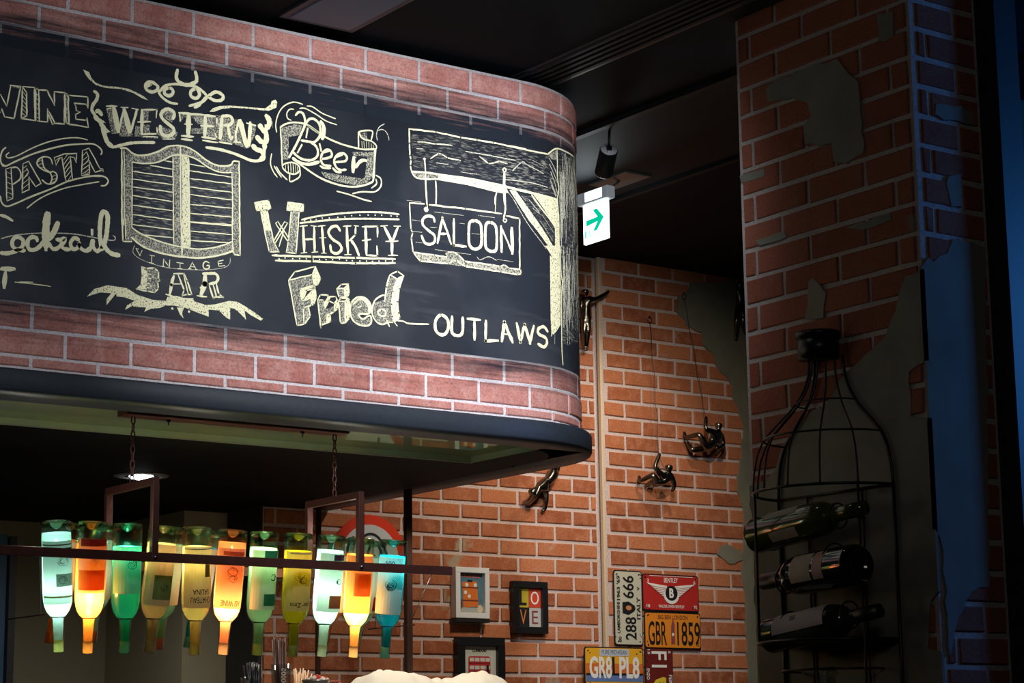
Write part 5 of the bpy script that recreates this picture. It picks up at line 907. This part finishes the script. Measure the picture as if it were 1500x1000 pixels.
# ------------------------------------------------------------------ wrought iron wine cage on the pillar
cg = thing('wine_cage', (3.88, 3.92, 1.9), 'tall black wrought-iron wine cage shaped like a bottle fixed to the pillar', 'wine rack')
CX, CY = 3.885, 3.925
PF = [(2.30, .052), (2.25, .056), (2.21, .070), (2.165, .100), (2.12, .145), (2.085, .178), (2.04, .198), (1.99, .207), (1.945, .21)]
def cr(ang, r, z): return Vector((CX - r * math.cos(ang), CY + r * math.sin(ang), z))      # ang -90 (near) .. 90 (far)
def hc(z): 
    for (z0, r0), (z1, r1) in zip(PF, PF[1:]):
        if z <= z0 and z >= z1: return r0 + (r1 - r0) * (z0 - z) / (z0 - z1)
    return .21
cap = MB(); cap.tube([(CX - .026, CY + .01, 2.295), (CX - .026, CY + .01, 2.355)], .055, 20); cap.tube([(CX - .026, CY + .01, 2.352), (CX - .026, CY + .01, 2.366)], .061, 20); cap.build('neck_collar', M_IRON, cg)
for ang in (-90, -62, -36, -12, 12, 36, 62, 90):
    a = math.radians(ang); MB().tube(smooth3([cr(a, r, z) for z, r in PF]) if False else [cr(a, hc(2.30 - k_ * .355 / 22), 2.30 - k_ * .355 / 22) for k_ in range(23)], .0045 if abs(ang) == 90 else .0028, 7).build('rib', M_IRON, cg)
def half_ring(z, r, th, name='ring'): MB().tube([cr(math.radians(-90 + k_ * 7.5), r, z) for k_ in range(25)], th, 7).build(name, M_IRON, cg)
half_ring(2.178, .092, .0022); half_ring(2.085, .178, .0028); half_ring(1.945, .21, .004); half_ring(1.56, .21, .004); half_ring(1.49, .15, .003)
for z in (1.945, 1.56): MB().tube([(CX, CY - .21, z), (CX, CY + .21, z)], .004).build('cross_bar', M_IRON, cg)
MB().add([(CX - .207 * math.cos(math.radians(a)), CY + .207 * math.sin(math.radians(a)), 1.562) for a in range(-90, 91, 10)] + [(CX - .207 * math.cos(math.radians(a)), CY + .207 * math.sin(math.radians(a)), 1.556) for a in range(-90, 91, 10)], [list(range(19)), [19 + i for i in range(19)]]).build('shelf', M_IRON, cg)
for yy, xx, z0 in ((CY - .21, CX, 1.0), (CY + .21, CX, 1.0), (CY - .10, CX, 1.0), (CY + .10, CX, 1.0), (CY + .17, CX - .122, 1.56), (CY + .11, CX - .178, 1.56), (CY - .185, CX - .1, 1.0)):
    MB().tube([(xx, yy, 1.945), (xx, yy, z0)], .0048 if xx == CX and abs(yy - CY) > .2 else .0036, 7).build('upright', M_IRON, cg)
MB().box((CX - .006, CY - .2, 1.0), (CX + .004, CY + .2, 1.02)).build('foot_bar', M_IRON, cg)
def cage_bottle(butt, tip, label, glassm, lab, cap_c, r_scale=1.0):
    d = butt - tip; s_ = d.length / .32; M4 = Matrix.Translation(tip) @ d.to_track_quat('Z', 'Y').to_matrix().to_4x4() @ Matrix.Diagonal((s_ * r_scale, s_ * r_scale, s_ * .97, 1))
    t_ = bpy.data.objects.new('wine_bottle', None); COL.objects.link(t_); t_.matrix_basis = M4; tag(t_, label, 'bottle', 'wine bottles lying in the iron cage')
    MB().lathe(PROF, 30, cap=False).build('glass_body', glassm, t_, True); MB().lathe([(.0335, .330), (.028, .322), (.012, .312), (0, .31)], 30, cap=False).build('punt', glassm, t_, True)
    MB().lathe([(.0, -.001), (.0153, -.001), (.0157, .05), (.0154, .062)], 24, cap=False).build('foil_capsule', cap_c, t_, True)
    v = M4.to_3x3().inverted() @ Vector((-.75, -.6, .25)); a = math.atan2(v.y, v.x)
    for off, wd, z0, z1, m in lab: MB().add(*strip(a + off - wd, a + off + wd, z0, z1, .0387)).build('paper_label', m, t_, True)
    return t_, a
M_G1 = mat('olive green bottle glass', (.035, .05, .008), .12, spec=.8); M_G2 = mat('near black bottle glass', (.008, .007, .009), .08, spec=.9); M_G3 = mat('dark green bottle glass', (.008, .02, .010), .10, spec=.8)
LB = mat('aged label', (.30, .27, .22), .7, var=.2, nscale=60); LW = mat('grey white label', (.32, .31, .33), .7)
FB = mat('black foil', (.012, .012, .012), .4)
b1, a1 = cage_bottle(onX(1106, 785, 3.78), onX(1266, 743, 3.79), 'olive green wine bottle lying at the top of the cage', M_G1, [(.75, .45, .17, .27, LB), (-.8, .3, .17, .25, LB)], M_G1)
b2, a2 = cage_bottle(onX(1258, 826, 3.74), onX(1119, 852, 3.80), 'near-black wine bottle in the cage with its round base towards the room', M_G2, [(.1, .75, .15, .22, LB), (.1, .75, .228, .262, mat('pink label', (.32, .20, .18), .7)), (-1.6, .4, .19, .27, mat('bluish label', (.18, .2, .3), .7))], FB, 1.05)
b3, a3 = cage_bottle(onX(1127, 932, 3.77), onX(1288, 894, 3.79), 'dark green wine bottle with a long grey-white label, lowest in the cage', M_G3, [(.35, .75, .13, .285, LW)], FB)
vs, fs = strip(a3 + .35 - .14, a3 + .35 + .2, .215, .232, .0389, 4); MB().add(vs, fs).build('label_emblem', BK, b3, True)
for st, bb, aa, z_ in (('RESERVE', b1, a1 + .75, .22), ('CASTELLO', b2, a2 + .1, .185)): pass
for (c_, n_x, r_) in ((onX(1130, 780, 3.79), 0, .046), (onX(1228, 755, 3.79), 0, .032), (onX(1150, 850, 3.79), 0, .034), (onX(1225, 825, 3.76), 0, .050), (onX(1160, 922, 3.78), 0, .046), (onX(1245, 900, 3.79), 0, .034)):
    MB().tube([c_ + Vector((r_ * math.cos(a * .35), 0, r_ * math.sin(a * .35))) for a in range(18)], .0024, 6, True).build('holder_ring', M_IRON, cg)
    MB().tube([(c_.x + r_, c_.y, c_.z), (CX, c_.y, c_.z)], .0024).build('holder_arm', M_IRON, cg)
p3 = onX(1217, 992, 3.76)
o = MB().lathe([(.0, 0), (.012, .0), (.013, .02), (.02, .03), (.008, .045), (0, .047)], 9, (p3.x, p3.y, p3.z - .02), cap=False).build('glass_stopper', glass_mat('cut glass', (.7, .8, .7), .9), None)
tag(o, 'cut-glass stopper glinting under the lowest shelf of the cage', 'stopper')
MB().box((CX - .16, CY - .15, p3.z - .03), (CX, CY + .15, p3.z - .022)).build('lower_shelf', M_IRON, cg)
light('figure_rim_light', 'SPOT', (3.3, 4.1, 3.0), .9, (1, .9, .8), (3.85, 3.95, 1.7), .03, 60, .8)
